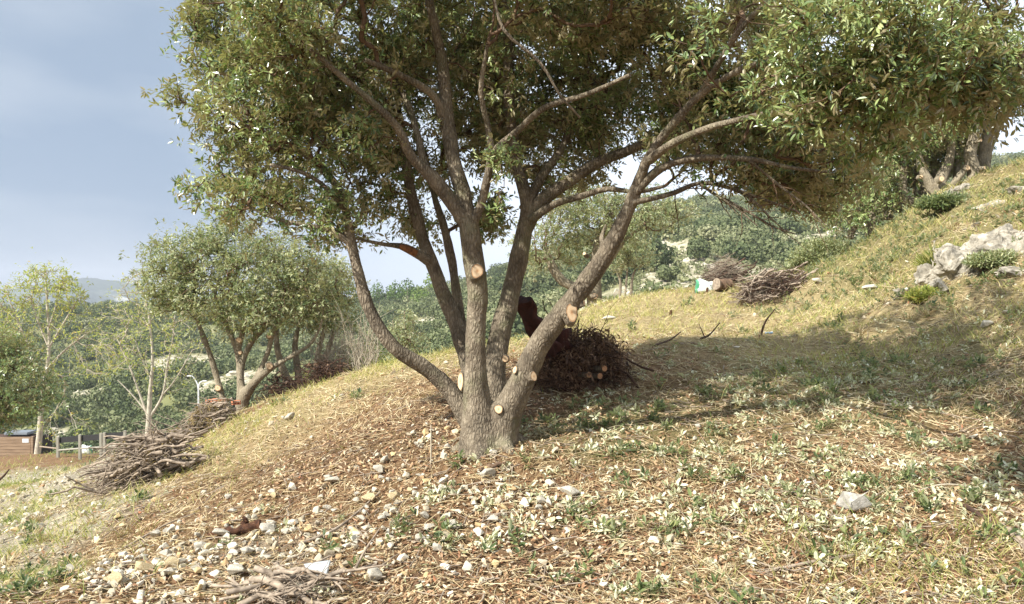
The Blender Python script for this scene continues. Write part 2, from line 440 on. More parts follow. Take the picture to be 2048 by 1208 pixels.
def make_ground():
    front = np.linspace(-math.radians(50), math.radians(50), 620)
    back = np.linspace(math.radians(50), math.radians(310), 70)[1:-1]
    ang = np.concatenate([front, back]); na = len(ang)
    rr = np.exp(np.linspace(math.log(1.2), math.log(60), 560))
    rr = np.concatenate([rr, np.exp(np.linspace(math.log(60), math.log(420), 150))[1:], [600, 1000, 2000, 3500]])
    nr = len(rr)
    A, RR = np.meshgrid(ang, rr)
    X = np.sin(A) * RR; Yv = np.cos(A) * RR - 0.5
    Z = H(X, Yv)
    V = np.stack([X, Yv, Z], -1).reshape(-1, 3)
    i = np.arange(nr - 1)[:, None] * na; j = np.arange(na)[None]; j2 = (j + 1) % na
    Fq = np.stack([i + j, i + na + j, i + na + j2, i + j2], -1).reshape(-1, 4)[:, ::-1]
    c = np.array([[0, -0.5, float(H(np.array([0.]), np.array([-.5]))[0])]])
    V2 = np.concatenate([V, c]); jj = np.arange(na)
    Ft = np.stack([jj, (jj + 1) % na, np.full(na, len(V))], -1)[:, ::-1]
    me = bpy.data.meshes.new('ground')
    loops = np.concatenate([Fq.ravel(), Ft.ravel()]).astype(np.int32)
    tot = np.concatenate([np.full(len(Fq), 4), np.full(len(Ft), 3)]).astype(np.int32)
    me.vertices.add(len(V2)); me.vertices.foreach_set('co', V2.astype(np.float32).ravel())
    me.loops.add(len(loops)); me.loops.foreach_set('vertex_index', loops)
    me.polygons.add(len(tot)); me.polygons.foreach_set('loop_start', np.concatenate([[0], np.cumsum(tot)[:-1]]).astype(np.int32))
    me.polygons.foreach_set('loop_total', tot)
    me.polygons.foreach_set('use_smooth', np.ones(len(tot), dtype=bool))
    me.update(calc_edges=True)
    x, y = V2[:, 0], V2[:, 1]
    g, s, r, m = zone(x, y)
    far = sstep(45, 80, y)
    rk = np.clip(rockiness(x, y), 0, 1)
    for nm, val in (('green', g * (1 - far)), ('straw', s * (1 - far)), ('rocky', r * (1 - far)), ('mulch', m * (1 - far)), ('far', far), ('scree', rk)):
        a = me.attributes.new(nm, 'FLOAT', 'POINT'); a.data.foreach_set('value', val.astype(np.float32))
    o = bpy.data.objects.new('ground', me); COL.objects.link(o)
    tag(o, kind='structure')
    mt, n, b = newmat('hillside_earth')
    n1 = noise_node(n, 2.2, 8, 0.65); n2 = noise_node(n, 26, 8, 0.7); n3 = noise_node(n, 90, 5, 0.7)
    base = ramp(n, [(0.30, lin(74, 52, 38)), (0.48, lin(118, 88, 64)), (0.62, lin(154, 126, 94)), (0.78, lin(184, 162, 126))], n2.outputs['Fac'])
    fine = ramp(n, [(0.35, lin(76, 56, 40)), (0.55, lin(150, 124, 92)), (0.72, lin(196, 178, 140))], n3.outputs['Fac'])
    c0 = mix(n, base.outputs[0], fine.outputs[0], 0.45)
    def masked(src, amt=1.0, lo=0.35, hi=0.65):
        q = n.nodes.new("ShaderNodeMath"); q.operation = 'MULTIPLY_ADD'; q.inputs[1].default_value = 0.8
        n.links.new(n1.outputs['Fac'], q.inputs[0]); q.inputs[2].default_value = -0.4
        q2 = n.nodes.new("ShaderNodeMath"); q2.operation = 'ADD'; n.links.new(q.outputs[0], q2.inputs[0]); n.links.new(attr(n, src), q2.inputs[1])
        mr = n.nodes.new("ShaderNodeMapRange"); mr.inputs['From Min'].default_value = lo; mr.inputs['From Max'].default_value = hi; mr.inputs['To Max'].default_value = amt
        n.links.new(q2.outputs[0], mr.inputs['Value']); return mr.outputs[0]
    strw = ramp(n, [(0.3, lin(128, 112, 78)), (0.7, lin(184, 170, 128))], n3.outputs['Fac'])
    grn = ramp(n, [(0.3, lin(92, 86, 56)), (0.7, lin(142, 134, 92))], n2.outputs['Fac'])
    rck = ramp(n, [(0.3, lin(140, 130, 108)), (0.6, lin(186, 178, 156)), (0.75, lin(206, 200, 182))], n2.outputs['Fac'])
    mul = ramp(n, [(0.3, lin(84, 64, 50)), (0.7, lin(142, 116, 90))], n3.outputs['Fac'])
    c1 = mix(n, c0, strw.outputs[0], masked('straw', 0.85))
    c2 = mix(n, c1, mul.outputs[0], masked('mulch', 0.7))
    c3 = mix(n, c2, grn.outputs[0], masked('green', 0.8))
    c4 = mix(n, c3, rck.outputs[0], masked('rocky', 0.9))
    f1 = noise_node(n, 0.09, 6, 0.65); f2 = noise_node(n, 0.7, 10, 0.8)
    hill = ramp(n, [(0.35, lin(96, 102, 66)), (0.55, lin(124, 124, 84)), (0.68, lin(150, 144, 108)), (0.8, lin(190, 182, 160))], f1.outputs['Fac'])
    scr = ramp(n, [(0.36, lin(92, 94, 64)), (0.47, lin(140, 134, 108)), (0.58, lin(190, 182, 160)), (0.7, lin(214, 208, 192))], f2.outputs['Fac'])
    sm = n.nodes.new("ShaderNodeMapRange"); sm.inputs['From Min'].default_value = 0.2; sm.inputs['From Max'].default_value = 0.5
    n.links.new(attr(n, 'scree'), sm.inputs['Value'])
    hc = mix(n, hill.outputs[0], scr.outputs[0], sm.outputs[0])
    cf = mix(n, c4, hc, attr(n, 'far'))
    n.links.new(cf, b.inputs['Base Color']); b.inputs['Roughness'].default_value = 1.0; b.inputs['Specular IOR Level'].default_value = 0.1
    bp = n.nodes.new("ShaderNodeBump"); bp.inputs['Strength'].default_value = 0.8; bp.inputs['Distance'].default_value = 0.03
    ad = n.nodes.new("ShaderNodeMath"); ad.operation = 'ADD'; n.links.new(n2.outputs['Fac'], ad.inputs[0]); n.links.new(n3.outputs['Fac'], ad.inputs[1])
    n.links.new(ad.outputs[0], bp.inputs['Height']); n.links.new(bp.outputs[0], b.inputs['Normal'])
    me.materials.append(mt)
    return o
make_ground()

def make_mountain():
    xs = np.linspace(-1900, -150, 240); ys = np.linspace(1200, 2100, 110)
    X, Yv = np.meshgrid(xs, ys)
    u = X / 1560 * 1.0
    top = np.interp(u, UP([-600, -200, 0, 60, 130, 170, 230, 300, 380, 520, 800]), [600, 590, 578, 564, 551, 551, 566, 588, 602, 640, 700])
    zt = CZ - (top - 604) / F * 1560
    s = 1 - np.abs(Yv - 1560) / 420
    Z = -70 + (zt + 70) * np.clip(s, 0, 1) ** 0.8 + (fbm(X / 110, Yv / 110, 5, 5) - 0.5) * 34 * np.clip(1.2 - np.abs(s - 1) * .6, 0, 1)
    ny, nx = X.shape
    V = np.stack([X, Yv, Z], -1).reshape(-1, 3)
    i = np.arange(ny - 1)[:, None] * nx; j = np.arange(nx - 1)[None]
    Fq = np.stack([i + j, i + j + 1, i + nx + j + 1, i + nx + j], -1).reshape(-1, 4)
    mt, n, b = newmat('mountain_scrub')
    a = noise_node(n, 0.012, 8, 0.7)
    c = ramp(n, [(0.38, lin(40, 54, 52)), (0.54, lin(58, 72, 64)), (0.62, lin(96, 102, 92)), (0.66, lin(170, 168, 156))], a.outputs['Fac'])
    n.links.new(c.outputs[0], b.inputs['Base Color']); b.inputs['Roughness'].default_value = 1.0
    o = build('mountain', [(V, Fq)], mt, smooth=True)
    tag(o, kind='structure')
make_mountain()

# ------------------------------------------------------------------ geometry generators
def tube(pts, rad, sides=6, cap=True):
    pts = np.asarray(pts, float); n = len(pts)
    rad = np.broadcast_to(np.asarray(rad, float), (n,))
    t = norm(np.gradient(pts, axis=0))
    m = norm(t.mean(0)[None])[0]
    ref = np.array([1.0, 0, 0]) if abs(m[0]) < 0.6 else np.array([0, 0, 1.0])
    if abs(m[0]) < 0.6 and abs(m[1]) > 0.9: ref = np.array([1.0, 0, 0])
    a = norm(np.cross(t, ref)); b = np.cross(t, a)
    th = np.arange(sides) / sides * 2 * math.pi
    V = pts[:, None] + rad[:, None, None] * (np.cos(th)[None, :, None] * a[:, None] + np.sin(th)[None, :, None] * b[:, None])
    V = V.reshape(-1, 3)
    i = np.arange(n - 1)[:, None] * sides; j = np.arange(sides)[None]; j2 = (j + 1) % sides
    Fq = np.stack([i + j, i + j2, i + sides + j2, i + sides + j], -1).reshape(-1, 4)
    out = [(V, Fq)]
    if cap:
        for e in (0, n - 1):
            ring = V[e * sides:(e + 1) * sides]
            c = ring.mean(0)[None]
            k = np.arange(sides)
            f = np.stack([k, (k + 1) % sides, np.full(sides, sides)], -1)
            if e == 0: f = f[:, ::-1]
            out.append((np.concatenate([ring, c]), f))
    return out

def spline(ctrl4, step=0.06):
    """Catmull-Rom through rows (x,y,z,r)"""
    c = np.asarray(ctrl4, float)
    c = np.concatenate([[2 * c[0] - c[1]], c, [2 * c[-1] - c[-2]]])
    out = []
    for i in range(1, len(c) - 2):
        L = np.linalg.norm(c[i + 1, :3] - c[i, :3]); k = max(2, int(L / step))
        t = np.linspace(0, 1, k, endpoint=False)[:, None]
        p0, p1, p2, p3 = c[i - 1], c[i], c[i + 1], c[i + 2]
        out.append(0.5 * ((2 * p1) + (-p0 + p2) * t + (2 * p0 - 5 * p1 + 4 * p2 - p3) * t ** 2 + (-p0 + 3 * p1 - 3 * p2 + p3) * t ** 3))
    out.append(c[-2][None])
    o = np.concatenate(out); o[:, 3] = np.maximum(o[:, 3], 0.002)
    return o

def S(pts):
    """stem from direction/distance readings (px, py, Y, radius px)"""
    return np.array([list(P(a, b, Y)) + [r / F * Y] for a, b, Y, r in pts])

def leaves_geo(pos, d, nrm, L, wr=0.36, fold=0.25, curl=0.15):
    """six-corner leaves folded along the midrib; pos (n,3) base, d axis, nrm facing"""
    n = len(pos); d = norm(d); s = norm(np.cross(d, nrm)); u = np.cross(s, d)
    L = np.broadcast_to(L, (n,))[:, None]; W = L * wr
    base = pos; tip = pos + d * L - u * L * curl
    def pt(a, bw, sg): return pos + d * L * a + s * (W * bw * sg) + u * (W * fold * bw) - u * L * curl * a * a
    V = np.stack([base, pt(.3, .42, 1), pt(.68, .40, 1), tip, pt(.68, .40, -1), pt(.3, .42, -1)], 1).reshape(-1, 3)
    o = np.arange(n)[:, None] * 6
    Fq = np.stack([o + np.array([[0, 1, 2, 3]]), o + np.array([[0, 3, 4, 5]])], 1).reshape(-1, 4)
    return V, Fq

def sprigs(tips, dirs, k, L, spread=0.10, rs=R, droop=0.1, wr=0.36):
    """k leaves round each tip"""
    n = len(tips)
    T = np.repeat(tips, k, 0); D = np.repeat(dirs, k, 0)
    along = rs.rand(n * k, 1)
    rd = randdir(n * k, rs); perp = norm(rd - (rd * D).sum(1, keepdims=True) * D)
    ax = norm(D * (0.25 + 0.7 * along) + perp * (0.9 - 0.35 * along) - np.array([0, 0, droop]))
    pos = T + D * (along - 0.6) * spread + perp * 0.006
    nm = norm(D * 0.8 + np.array([0, 0, 0.8]) + 0.55 * randdir(n * k, rs))
    LL = np.broadcast_to(L, (n,)) if np.ndim(L) else np.full(n, L)
    LL = np.repeat(LL, k) * rs.uniform(0.6, 1.15, n * k)
    return leaves_geo(pos, ax, nm, LL, wr=wr)

def grow(stems, attach, tips, step=0.09, rtip=0.0022, rexp=0.46, up=0.35, rs=R, wig=0.25):
    """connect tips to the nearest wood; returns node arrays and the new branch paths"""
    pos, par, isst, rad, tan = [], [], [], [], []
    for st, az in zip(stems, attach):
        last = -1
        tg = norm(np.gradient(st[:, :3], axis=0))
        for q, (p, t) in enumerate(zip(st, tg)):
            pos.append(p[:3]); par.append(last); rad.append(p[3]); tan.append(t)
            isst.append(1 if az(p[:3], q / len(st)) else 0)
            last = len(pos) - 1
    ns = len(pos)
    usable = [i for i in range(ns) if isst[i]]
    arr = np.array([pos[i] for i in usable])
    d0 = np.array([np.min(((arr - t) ** 2).sum(1)) for t in tips])
    order = np.argsort(d0)
    paths = []; tipn = []; used = list(usable); bi = 0; kd = None
    for c, ti in enumerate(order):
        t = tips[ti]
        if kd is None or c >= bi:
            kd = kdtree.KDTree(len(used))
            for i in used: kd.insert(pos[i], i)
            kd.balance(); bi = c + max(6, c // 14)
        best, bc = None, 1e9
        for co, i, dist in kd.find_n(t, 14):
            v = (t - pos[i]) / max(dist, 1e-6)
            cst = dist * (1.35 - 0.55 * float(v @ tan[i]))
            if cst < bc: best, bc = i, cst
        p0 = pos[best]; dist = np.linalg.norm(t - p0)
        if dist < 0.02: tipn.append(best); continue
        k = max(2, int(dist / step) + 1)
        v = (t - p0) / dist
        ctrlp = p0 + (tan[best] * 0.55 + v * 0.45) * dist * 0.5 - np.array([0, 0, up * dist * 0.12])
        path = [best]
        last = best; prev = p0
        ph = rs.rand(3) * 6
        for s in range(1, k + 1):
            a = s / k
            q = (1 - a) ** 2 * p0 + 2 * a * (1 - a) * ctrlp + a * a * t
            if s < k: q = q + np.sin(ph + a * 7) * wig * 0.1 * dist * (1 - a) + rs.normal(size=3) * step * 0.12
            pos.append(q); par.append(last); isst.append(2); rad.append(0); tan.append(norm((q - prev)[None])[0])
            last = len(pos) - 1; prev = q
            path.append(last); used.append(last)
        paths.append(path); tipn.append(last)
    pos = np.array(pos); tan = np.array(tan)
    cnt = np.zeros(len(pos))
    for i in tipn: cnt[i] += 1
    for i in range(len(pos) - 1, ns - 1, -1):
        cnt[par[i]] += cnt[i]
    r = rtip * np.maximum(cnt, 1) ** rexp
    for i in range(ns): r[i] = rad[i]
    for i in range(ns, len(pos)):
        r[i] = min(r[i], r[par[i]] * (0.9 if par[i] < ns else 1.0))
    return pos, r, paths, np.array(tipn), tan

def remesh_stems(name, stems, voxel, mat, parent, disp=0.01, sides=14):
    parts = []
    for st in stems: parts += tube(st[:, :3], st[:, 3], sides)
    me = mesh_from(name, parts)
    o = bpy.data.objects.new(name + '_tmp', me); COL.objects.link(o)
    md = o.modifiers.new('r', 'REMESH'); md.mode = 'VOXEL'; md.voxel_size = voxel
    s = o.modifiers.new('s', 'SMOOTH'); s.iterations = 3; s.factor = 0.5
    dg = bpy.context.evaluated_depsgraph_get()
    ev = o.evaluated_get(dg)
    m2 = bpy.data.meshes.new_from_object(ev)
    bpy.data.objects.remove(o)
    nv = len(m2.vertices)
    co = np.empty(nv * 3, np.float32); m2.vertices.foreach_get('co', co); co = co.reshape(-1, 3)
    nn = np.empty(nv * 3, np.float32); m2.vertices.foreach_get('normal', nn); nn = nn.reshape(-1, 3)
    dv = np.array([mnoise.noise(Vector((p[0] * 16, p[1] * 16, p[2] * 6))) * 0.7 + mnoise.noise(Vector((p[0] * 5, p[1] * 5, p[2] * 4))) for p in co.tolist()])
    co = co + nn * (dv * disp)[:, None]
    co -= np.array(parent.location, dtype=np.float32)
    m2.vertices.foreach_set('co', co.astype(np.float32).ravel())
    m2.polygons.foreach_set('use_smooth', np.ones(len(m2.polygons), dtype=bool))
    m2.name = name
    m2.materials.clear(); m2.materials.append(mat)
    m2.update()
    o = bpy.data.objects.new(name, m2); COL.objects.link(o); o.parent = parent
    return o

def blob_pts(blobs, n, rs=R, shell=0.45):
    """blobs (px,py,Y,rx px, ry px, depth m, weight)"""
    wts = np.array([b[6] if len(b) > 6 else b[3] * b[4] * b[2] ** 1.0 for b in blobs], float); wts /= wts.sum()
    k = rs.choice(len(blobs), n, p=wts)
    d = randdir(n, rs); rr = (shell + (1 - shell) * rs.rand(n)) ** 0.6
    c = np.array([P(b[0], b[1], b[2]) for b in blobs])[k]
    e = np.array([[b[3] / F * b[2], b[5], b[4] / F * b[2]] for b in blobs])[k]
    return c + d * rr[:, None] * e, c

def tree(name, label, cat, base, stems, blobs, ntips, leafL, k, leafmat, bark, twig, group=None, voxel=0.03, attach_z=None, spr=1, spread=0.12,
         disp=0.01, rtip=0.003, step=0.12, seed=1, shell=0.45, do_remesh=True, bright=None, extra_tips=None, rexp=0.46, wr=0.36):
    rs = np.random.RandomState(seed)
    root = empty(name, base)
    tag(root, label, cat, group)
    sts = [spline(s, step * 0.6) for s in stems]
    tips, cen = blob_pts(blobs, ntips, rs, shell)
    if extra_tips is not None: tips = np.concatenate([tips, extra_tips])
    az = attach_z if attach_z is not None else base[2] + 0.8
    pos, r, paths, tipn, tan = grow(sts, [(lambda p, f: p[2] > az and f > 0.3)] * len(sts), tips, step=step, rtip=rtip, rs=rs, rexp=rexp)
    if do_remesh:
        remesh_stems('trunk', sts, voxel, bark, root, disp)
    else:
        parts = []
        for st in sts: parts += tube(st[:, :3], st[:, 3], 8)
        build('trunk', parts, bark, root, smooth=True)
    parts = []
    for p in paths:
        rr = r[p].copy(); rr[0] = min(rr[0], rr[1] * 1.25)
        parts += tube(pos[p], rr, 7 if rr[1] > 0.012 else 4, cap=False)
    build('branches', parts, twig, root, smooth=True)
    tp = pos[tipn]; td = norm(tan[tipn] + 0.3 * randdir(len(tipn), rs) + np.array([0, 0, .15]))
    allp, alld = [tp], [td]
    for q in range(1, spr):
        allp.append(tp + rs.normal(size=tp.shape) * spread * 0.75); alld.append(norm(td + 0.9 * randdir(len(td), rs)))
    TP = np.concatenate(allp); TD = np.concatenate(alld)
    V, Fq = sprigs(TP, TD, k, leafL, spread, rs, wr=wr)
    # clump colour: leaves of one sprig are alike, clumps differ
    cl = rs.rand(len(TP)) * 0.5 + 0.5 * np.tile(rs.rand(len(tp)), spr)
    rn = np.clip(np.repeat(cl, k) + rs.normal(size=len(TP) * k) * 0.12, 0, 1)
    build('crown', [(V, Fq)], leafmat, root, rnd=np.repeat(rn, 2))
    return root

def cut_face(parent, c, axis, rx, ry=None, depth=0.02, core=True, ringmat='bark'):
    """a sawn stub: short collar of bark, pale end face"""
    ry = ry or rx
    axis = norm(np.asarray(axis, float)[None])[0]
    ref = np.array([0, 0, 1.0]) if abs(axis[2]) < 0.8 else np.array([1.0, 0, 0])
    a = norm(np.cross(axis, ref)[None])[0]; b = np.cross(axis, a)      # a across, b along the stem
    k = 22; th = np.arange(k) / k * 2 * math.pi
    wob = 1 + 0.07 * np.sin(th * 2 + R.rand() * 6) + 0.05 * np.sin(th * 3 + R.rand() * 6) + 0.02 * R.normal(size=k)
    ring = (np.cos(th) * rx * wob)[:, None] * a + (np.sin(th) * ry * wob)[:, None] * b
    c = np.asarray(c, float)
    lv = [ring * 1.55 - axis * depth * 2.4, ring * 1.2 - axis * depth * .3, ring * 1.09 + axis * depth * 1.0, ring * 0.97 + axis * depth * 0.9]
    V = np.concatenate(lv) + c; j = np.arange(k); j2 = (j + 1) % k
    Fq = np.concatenate([np.stack([q * k + j, q * k + j2, (q + 1) * k + j2, (q + 1) * k + j], -1) for q in range(3)])
    col = build('branch_stub', [(V, Fq)], M[ringmat], parent, smooth=True)
    top = np.concatenate([ring * 0.99 + axis * depth * 0.97, ring * 0.5 + axis * depth * 1.0, np.zeros((1, 3)) + axis * depth * 1.0]) + c
    ft = np.stack([j, j2, k + j2, k + j], -1); fc = np.stack([k + j, k + j2, np.full(k, 2 * k)], -1)
    me = mesh_from('cut_face', [(top, ft), (top, fc)])
    me.transform(__import__('mathutils').Matrix.Translation(-Vector(parent.location)))
    at = me.attributes.new('rad', 'FLOAT', 'POINT')
    at.data.foreach_set('value', np.tile(np.concatenate([np.ones(k), np.full(k, .5), [0.]]), 2).astype(np.float32))
    me.materials.append(M['cut'])
    o = bpy.data.objects.new('cut_face', me); COL.objects.link(o)
    o.parent = col
    return col

# ------------------------------------------------------------------ the main holm oak
def main_tree():
    TH = 0.9
    base = P(975, 893, 6.0)
    base[2] = float(H(base[:1], base[1:2])[0])
    root = empty('holm_oak', base)
    tag(root, 'large many-stemmed holm oak with fresh round pruning cuts in the middle of the slope', 'tree')
    thick = [
     S([(964,925,6.0,56),(962,880,6.0,52),(956,825,6.0,38),(951,740,5.98,26),(952,650,5.95,23),(955,580,5.92,24),(946,520,5.9,25),(938,450,5.9,24),(928,395,5.92,19),(905,310,5.95,17),(893,220,6.0,16),(884,120,6.0,13),(862,20,5.9,11),(850,-70,5.9,9)]),
     S([(992,925,6.05,54),(1004,848,6.02,43),(1038,775,5.95,31),(1078,690,5.85,26),(1120,632,5.75,25),(1165,575,5.65,23),(1215,500,5.55,20),(1252,430,5.5,17),(1275,370,5.45,15),(1300,310,5.35,13),(1345,250,5.2,12),(1400,190,5.0,10),(1480,140,4.7,8),(1600,90,4.3,6)]),
     S([(985,900,6.2,40),(985,820,6.3,30),(990,720,6.4,26),(1008,640,6.45,25),(1028,560,6.5,22),(1045,480,6.5,21),(1055,410,6.5,17),(1035,330,6.55,13),(1020,220,6.6,12),(1016,100,6.6,11),(1010,0,6.6,9),(1000,-80,6.6,7)]),
     S([(950,800,6.3,24),(935,720,6.5,21),(908,640,6.6,18.5),(880,570,6.6,17),(850,490,6.6,15),(828,410,6.6,13.5),(812,330,6.6,12),(800,240,6.6,10),(782,140,6.7,8),(760,40,6.8,6)]),
     S([(950,860,6.1,26),(900,782,6.15,20),(850,735,6.1,17),(800,705,6.0,16.5),(758,655,5.95,16),(730,595,5.95,14.5),(712,530,5.95,13),(702,480,5.95,11.5),(692,425,5.95,10),(672,370,6.0,9),(630,325,6.0,8),(570,285,6.0,6),(500,255,6.05,4)]),
     S([(925,660,6.7,13),(915,600,6.8,12),(905,530,6.85,11),(890,460,6.9,9),(868,390,6.9,7),(850,300,7.0,5)]),
     # limbs rising to the upper left
     S([(938,450,5.9,22),(905,405,5.88,19),(862,352,5.82,17),(822,312,5.75,13),(795,255,5.65,11),(745,205,5.5,9),(680,150,5.4,7),(610,90,5.3,5)]),
     S([(895,395,5.9,14),(852,335,5.95,11),(835,270,6.0,9),(812,200,6.1,8),(770,130,6.2,6),(720,50,6.3,5)]),
     S([(890,240,6.0,14),(865,190,5.9,11),(800,150,5.7,9),(730,120,5.5,6)]),
     # inner right limbs of the front stem
     S([(938,460,5.9,16),(962,410,5.85,10),(975,355,5.8,11),(988,305,5.75,10),(1035,262,5.6,9),(1090,215,5.4,8),(1170,190,5.2,6),(1260,150,4.9,5)]),
     S([(985,310,5.75,9),(975,250,5.7,8),(962,180,5.6,7),(975,90,5.5,5)]),
     # dark limbs going right from the rear stem
     S([(1048,460,6.5,22),(1080,405,6.5,19),(1135,365,6.5,16),(1195,325,6.5,14),(1260,300,6.45,11),(1335,265,6.4,9),(1420,225,6.3,7),(1500,180,6.2,5)]),
     S([(1050,420,6.5,16),(1082,355,6.55,13),(1122,300,6.6,10),(1150,230,6.7,8),(1200,150,6.8,6)]),
     S([(1060,440,6.45,11),(1110,408,6.4,9),(1165,392,6.35,8),(1215,378,6.3,7),(1275,384,6.2,5),(1330,372,6.1,4)]),
     S([(1270,385,5.45,13),(1310,345,5.4,12),(1360,322,5.35,10),(1430,315,5.3,8),(1510,320,5.2,7),(1580,335,5.1,5),(1660,345,5.0,3.5)]),
     S([(1265,405,5.45,9),(1310,396,5.45,7),(1350,385,5.5,6.5),(1400,366,5.55,5.5),(1460,376,5.55,4.5),(1530,400,5.55,3.5),(1600,425,5.5,2.5)]),
     S([(1300,320,5.3,12),(1340,290,5.0,10),(1420,255,4.6,9),(1540,225,4.2,7),(1680,190,3.9,6),(1830,150,3.7,4.5),(1980,100,3.6,3)]),
     S([(1400,190,5.0,9),(1480,60,4.6,7),(1560,-20,4.4,5)]),
     # snapped limb on the left, rust coloured at the break
     S([(858,522,6.55,13),(826,503,6.5,11),(800,492,6.4,8),(770,489,6.3,5),(735,482,6.2,4),(705,474,6.1,3.5)]),
     S([(702,490,5.95,9),(665,462,5.9,7),(620,452,5.85,6),(560,440,5.85,5),(500,415,5.85,3.5)]),
     S([(690,420,5.95,8),(640,365,5.8,6),(590,340,5.7,5),(540,330,5.7,4)]),
     S([(1193,535,5.6,13),(1205,505,5.7,8),(1203,475,5.75,6),(1212,450,5.8,4)]),
     # drooping bare twigs under the right limb
     S([(1400,368,5.55,4.5),(1440,395,5.5,3.5),(1490,420,5.45,3),(1540,450,5.4,2.2),(1590,468,5.4,1.5)]),
     S([(1450,372,5.55,3.5),(1500,395,5.45,3),(1535,430,5.4,2.2),(1570,462,5.35,1.5)]),
     S([(1420,384,5.5,3),(1468,412,5.4,2.5),(1515,452,5.35,1.6)]),
     S([(1500,322,5.2,4),(1560,372,5.2,3.2),(1610,410,5.15,2.5),(1650,450,5.1,1.6)]),
     # stick crossing the top of the view, close to the eye
     S([(985,-20,4.6,3.5),(1008,60,4.6,4),(1080,125,4.65,4),(1120,190,4.7,3.5),(1160,235,4.8,3)]),
    ]
    roots = []
    for (px, py, Y, px2, Y2) in [(948,895,6.0,915,5.85),(1000,900,5.95,1028,5.75),(1005,890,6.1,1060,6.1),(970,900,5.95,955,5.7),(945,890,6.1,900,6.15)]:
        a = P(px, py, Y); g2 = G(px2, Y2, -0.02)
        mid = (a + g2) / 2; mid[2] = float(H(mid[:1], mid[1:2])[0]) + 0.02
        roots.append(np.array([[*a, .085], [*mid, .055], [*g2, .014]]))
    for qi, q in enumerate(thick): q[:, 3] *= (.86 if qi < 6 else .80)
    sts = [spline(s, 0.06) for s in thick + roots]
    n0 = len(thick)
    # crown: leafy masses given by direction, distance and half sizes
    B = [
     (470,55,6.0,80,75,.9),(420,60,6.2,30,60,.5),(450,150,6.2,55,50,.8),(390,205,6.3,50,28,.6),(440,240,6.2,65,50,.7),(490,300,6.2,60,40,.7),(440,400,6.3,55,50,.7),(540,420,6.2,80,55,.8),
     (560,250,6.0,110,80,1.1),(600,110,5.8,130,120,1.1),(640,380,6.1,90,60,.8),(620,470,6.0,90,26,.6),(700,440,6.1,60,40,.5),(740,300,6.2,80,70,.9),(740,150,6.3,120,120,1.0),
     (800,60,6.5,100,90,1.0),(740,395,6.6,60,40,.6),(850,440,7.0,60,55,.5),(860,340,7.0,60,50,.6),(560,20,5.0,90,40,.6),(900,40,6.8,120,80,.9),
     (950,190,7.4,90,110,.8),(970,430,7.0,50,55,.5),(1000,300,7.2,80,60,.7),(1060,120,7.2,130,120,1.0),(1120,260,7.2,110,70,.9),(1230,120,6.8,130,120,1.0),(1240,250,6.8,110,70,.8),
     (1350,180,6.2,120,120,1.0),(1150,20,5.6,150,50,.6),(1000,390,5.3,45,40,.25),(1010,340,5.6,60,40,.3),(1130,350,6.9,90,35,.5),(1390,290,5.8,90,60,.6),
     (1250,40,5.8,110,60,.7),(1470,70,3.3,150,90,.5,12000),(1470,80,5.4,120,90,.7),(1420,200,5.6,110,70,.6),(1560,210,3.4,130,60,.4,12000),(1560,200,5.6,120,60,.5),(1650,80,3.3,150,100,.5),(1700,200,3.4,110,60,.4),(1850,70,3.4,150,90,.6),
     (1850,170,3.9,130,60,.6),(1990,110,3.7,110,100,.6),(2080,180,3.9,80,60,.6),(1520,300,5.8,110,60,.6),(1650,310,5.9,110,66,.5),(1560,370,6.2,90,38,.5),(1640,392,6.4,60,34,.5),(1745,275,3.6,90,66,.35),
     (1905,215,3.9,90,34,.5),(1480,100,6.2,200,110,.8),(1750,150,3.6,200,110,.6),(1950,120,3.9,140,80,.6),(1700,370,6.5,40,28,.4),(1470,350,5.6,70,24,.4),
     (900,-60,6.3,420,70,1.5),(1400,-80,5.0,500,80,1.5),(1850,-60,3.9,300,60,.9),(560,-60,5.8,200,60,1.0),(1250,-170,6.4,500,90,1.6),(760,-160,6.4,250,80,1.2),
     (900,140,6.8,140,110,1.0,110000),(1020,190,6.8,130,120,1.0,120000),(820,230,6.6,110,90,.9,70000),(1090,60,6.4,120,80,.9,60000),(760,60,6.0,120,70,.8,50000),
     (560,150,6.3,140,120,1.2),(660,270,6.6,120,90,.9),(530,340,6.5,90,60,.8),
     (500,-260,5.2,260,110,1.3,50000),(850,-260,4.9,260,110,1.3,90000),(1150,-260,4.6,260,100,1.2,90000),(600,-380,4.4,260,110,1.0,30000),(1000,-420,4.4,260,110,1.0,90000),(700,-150,4.6,200,60,.7,40000),  # unseen masses above the view, added to shade the stems
     (1610,320,6.2,120,70,.6),(1480,260,6.4,130,70,.8),
    ]
    rs = np.random.RandomState(11)
    tips, _ = blob_pts([b if len(b) > 6 else (*b, b[3] * b[4] * b[2] ** 1.6) for b in B], 17500, rs, 0.25)
    nv = np.array([mnoise.noise(Vector((p[0] * 2.3, p[1] * 2.3, p[2] * 2.6))) + .45 * mnoise.noise(Vector((p[0] * 6, p[1] * 6, p[2] * 6))) for p in tips.tolist()])
    lowleft = (tips[:, 0] / tips[:, 1] < (760 - 1024) / F) & (604 - (tips[:, 2] - CZ) / tips[:, 1] * F > 260)
    tips = tips[rs.rand(len(tips)) < sstep(-.32, .24, nv) * np.where(lowleft, .62, 1.0)][:9200]
    print('tips', len(tips))
    zlow = float(P(0, 520, 5.9)[2])
    def att(i):
        if i >= n0 or i in (18, 22, 23, 24, 26): return lambda p, f: False
        if i == 0: return lambda p, f: p[2] > P(0, 300, 6)[2]
        if i in (1, 2, 3): return lambda p, f: p[2] > P(0, 440, 6)[2]
        if i == 21: return lambda p, f: f > 0.5
        return lambda p, f: p[2] > zlow and f > 0.25
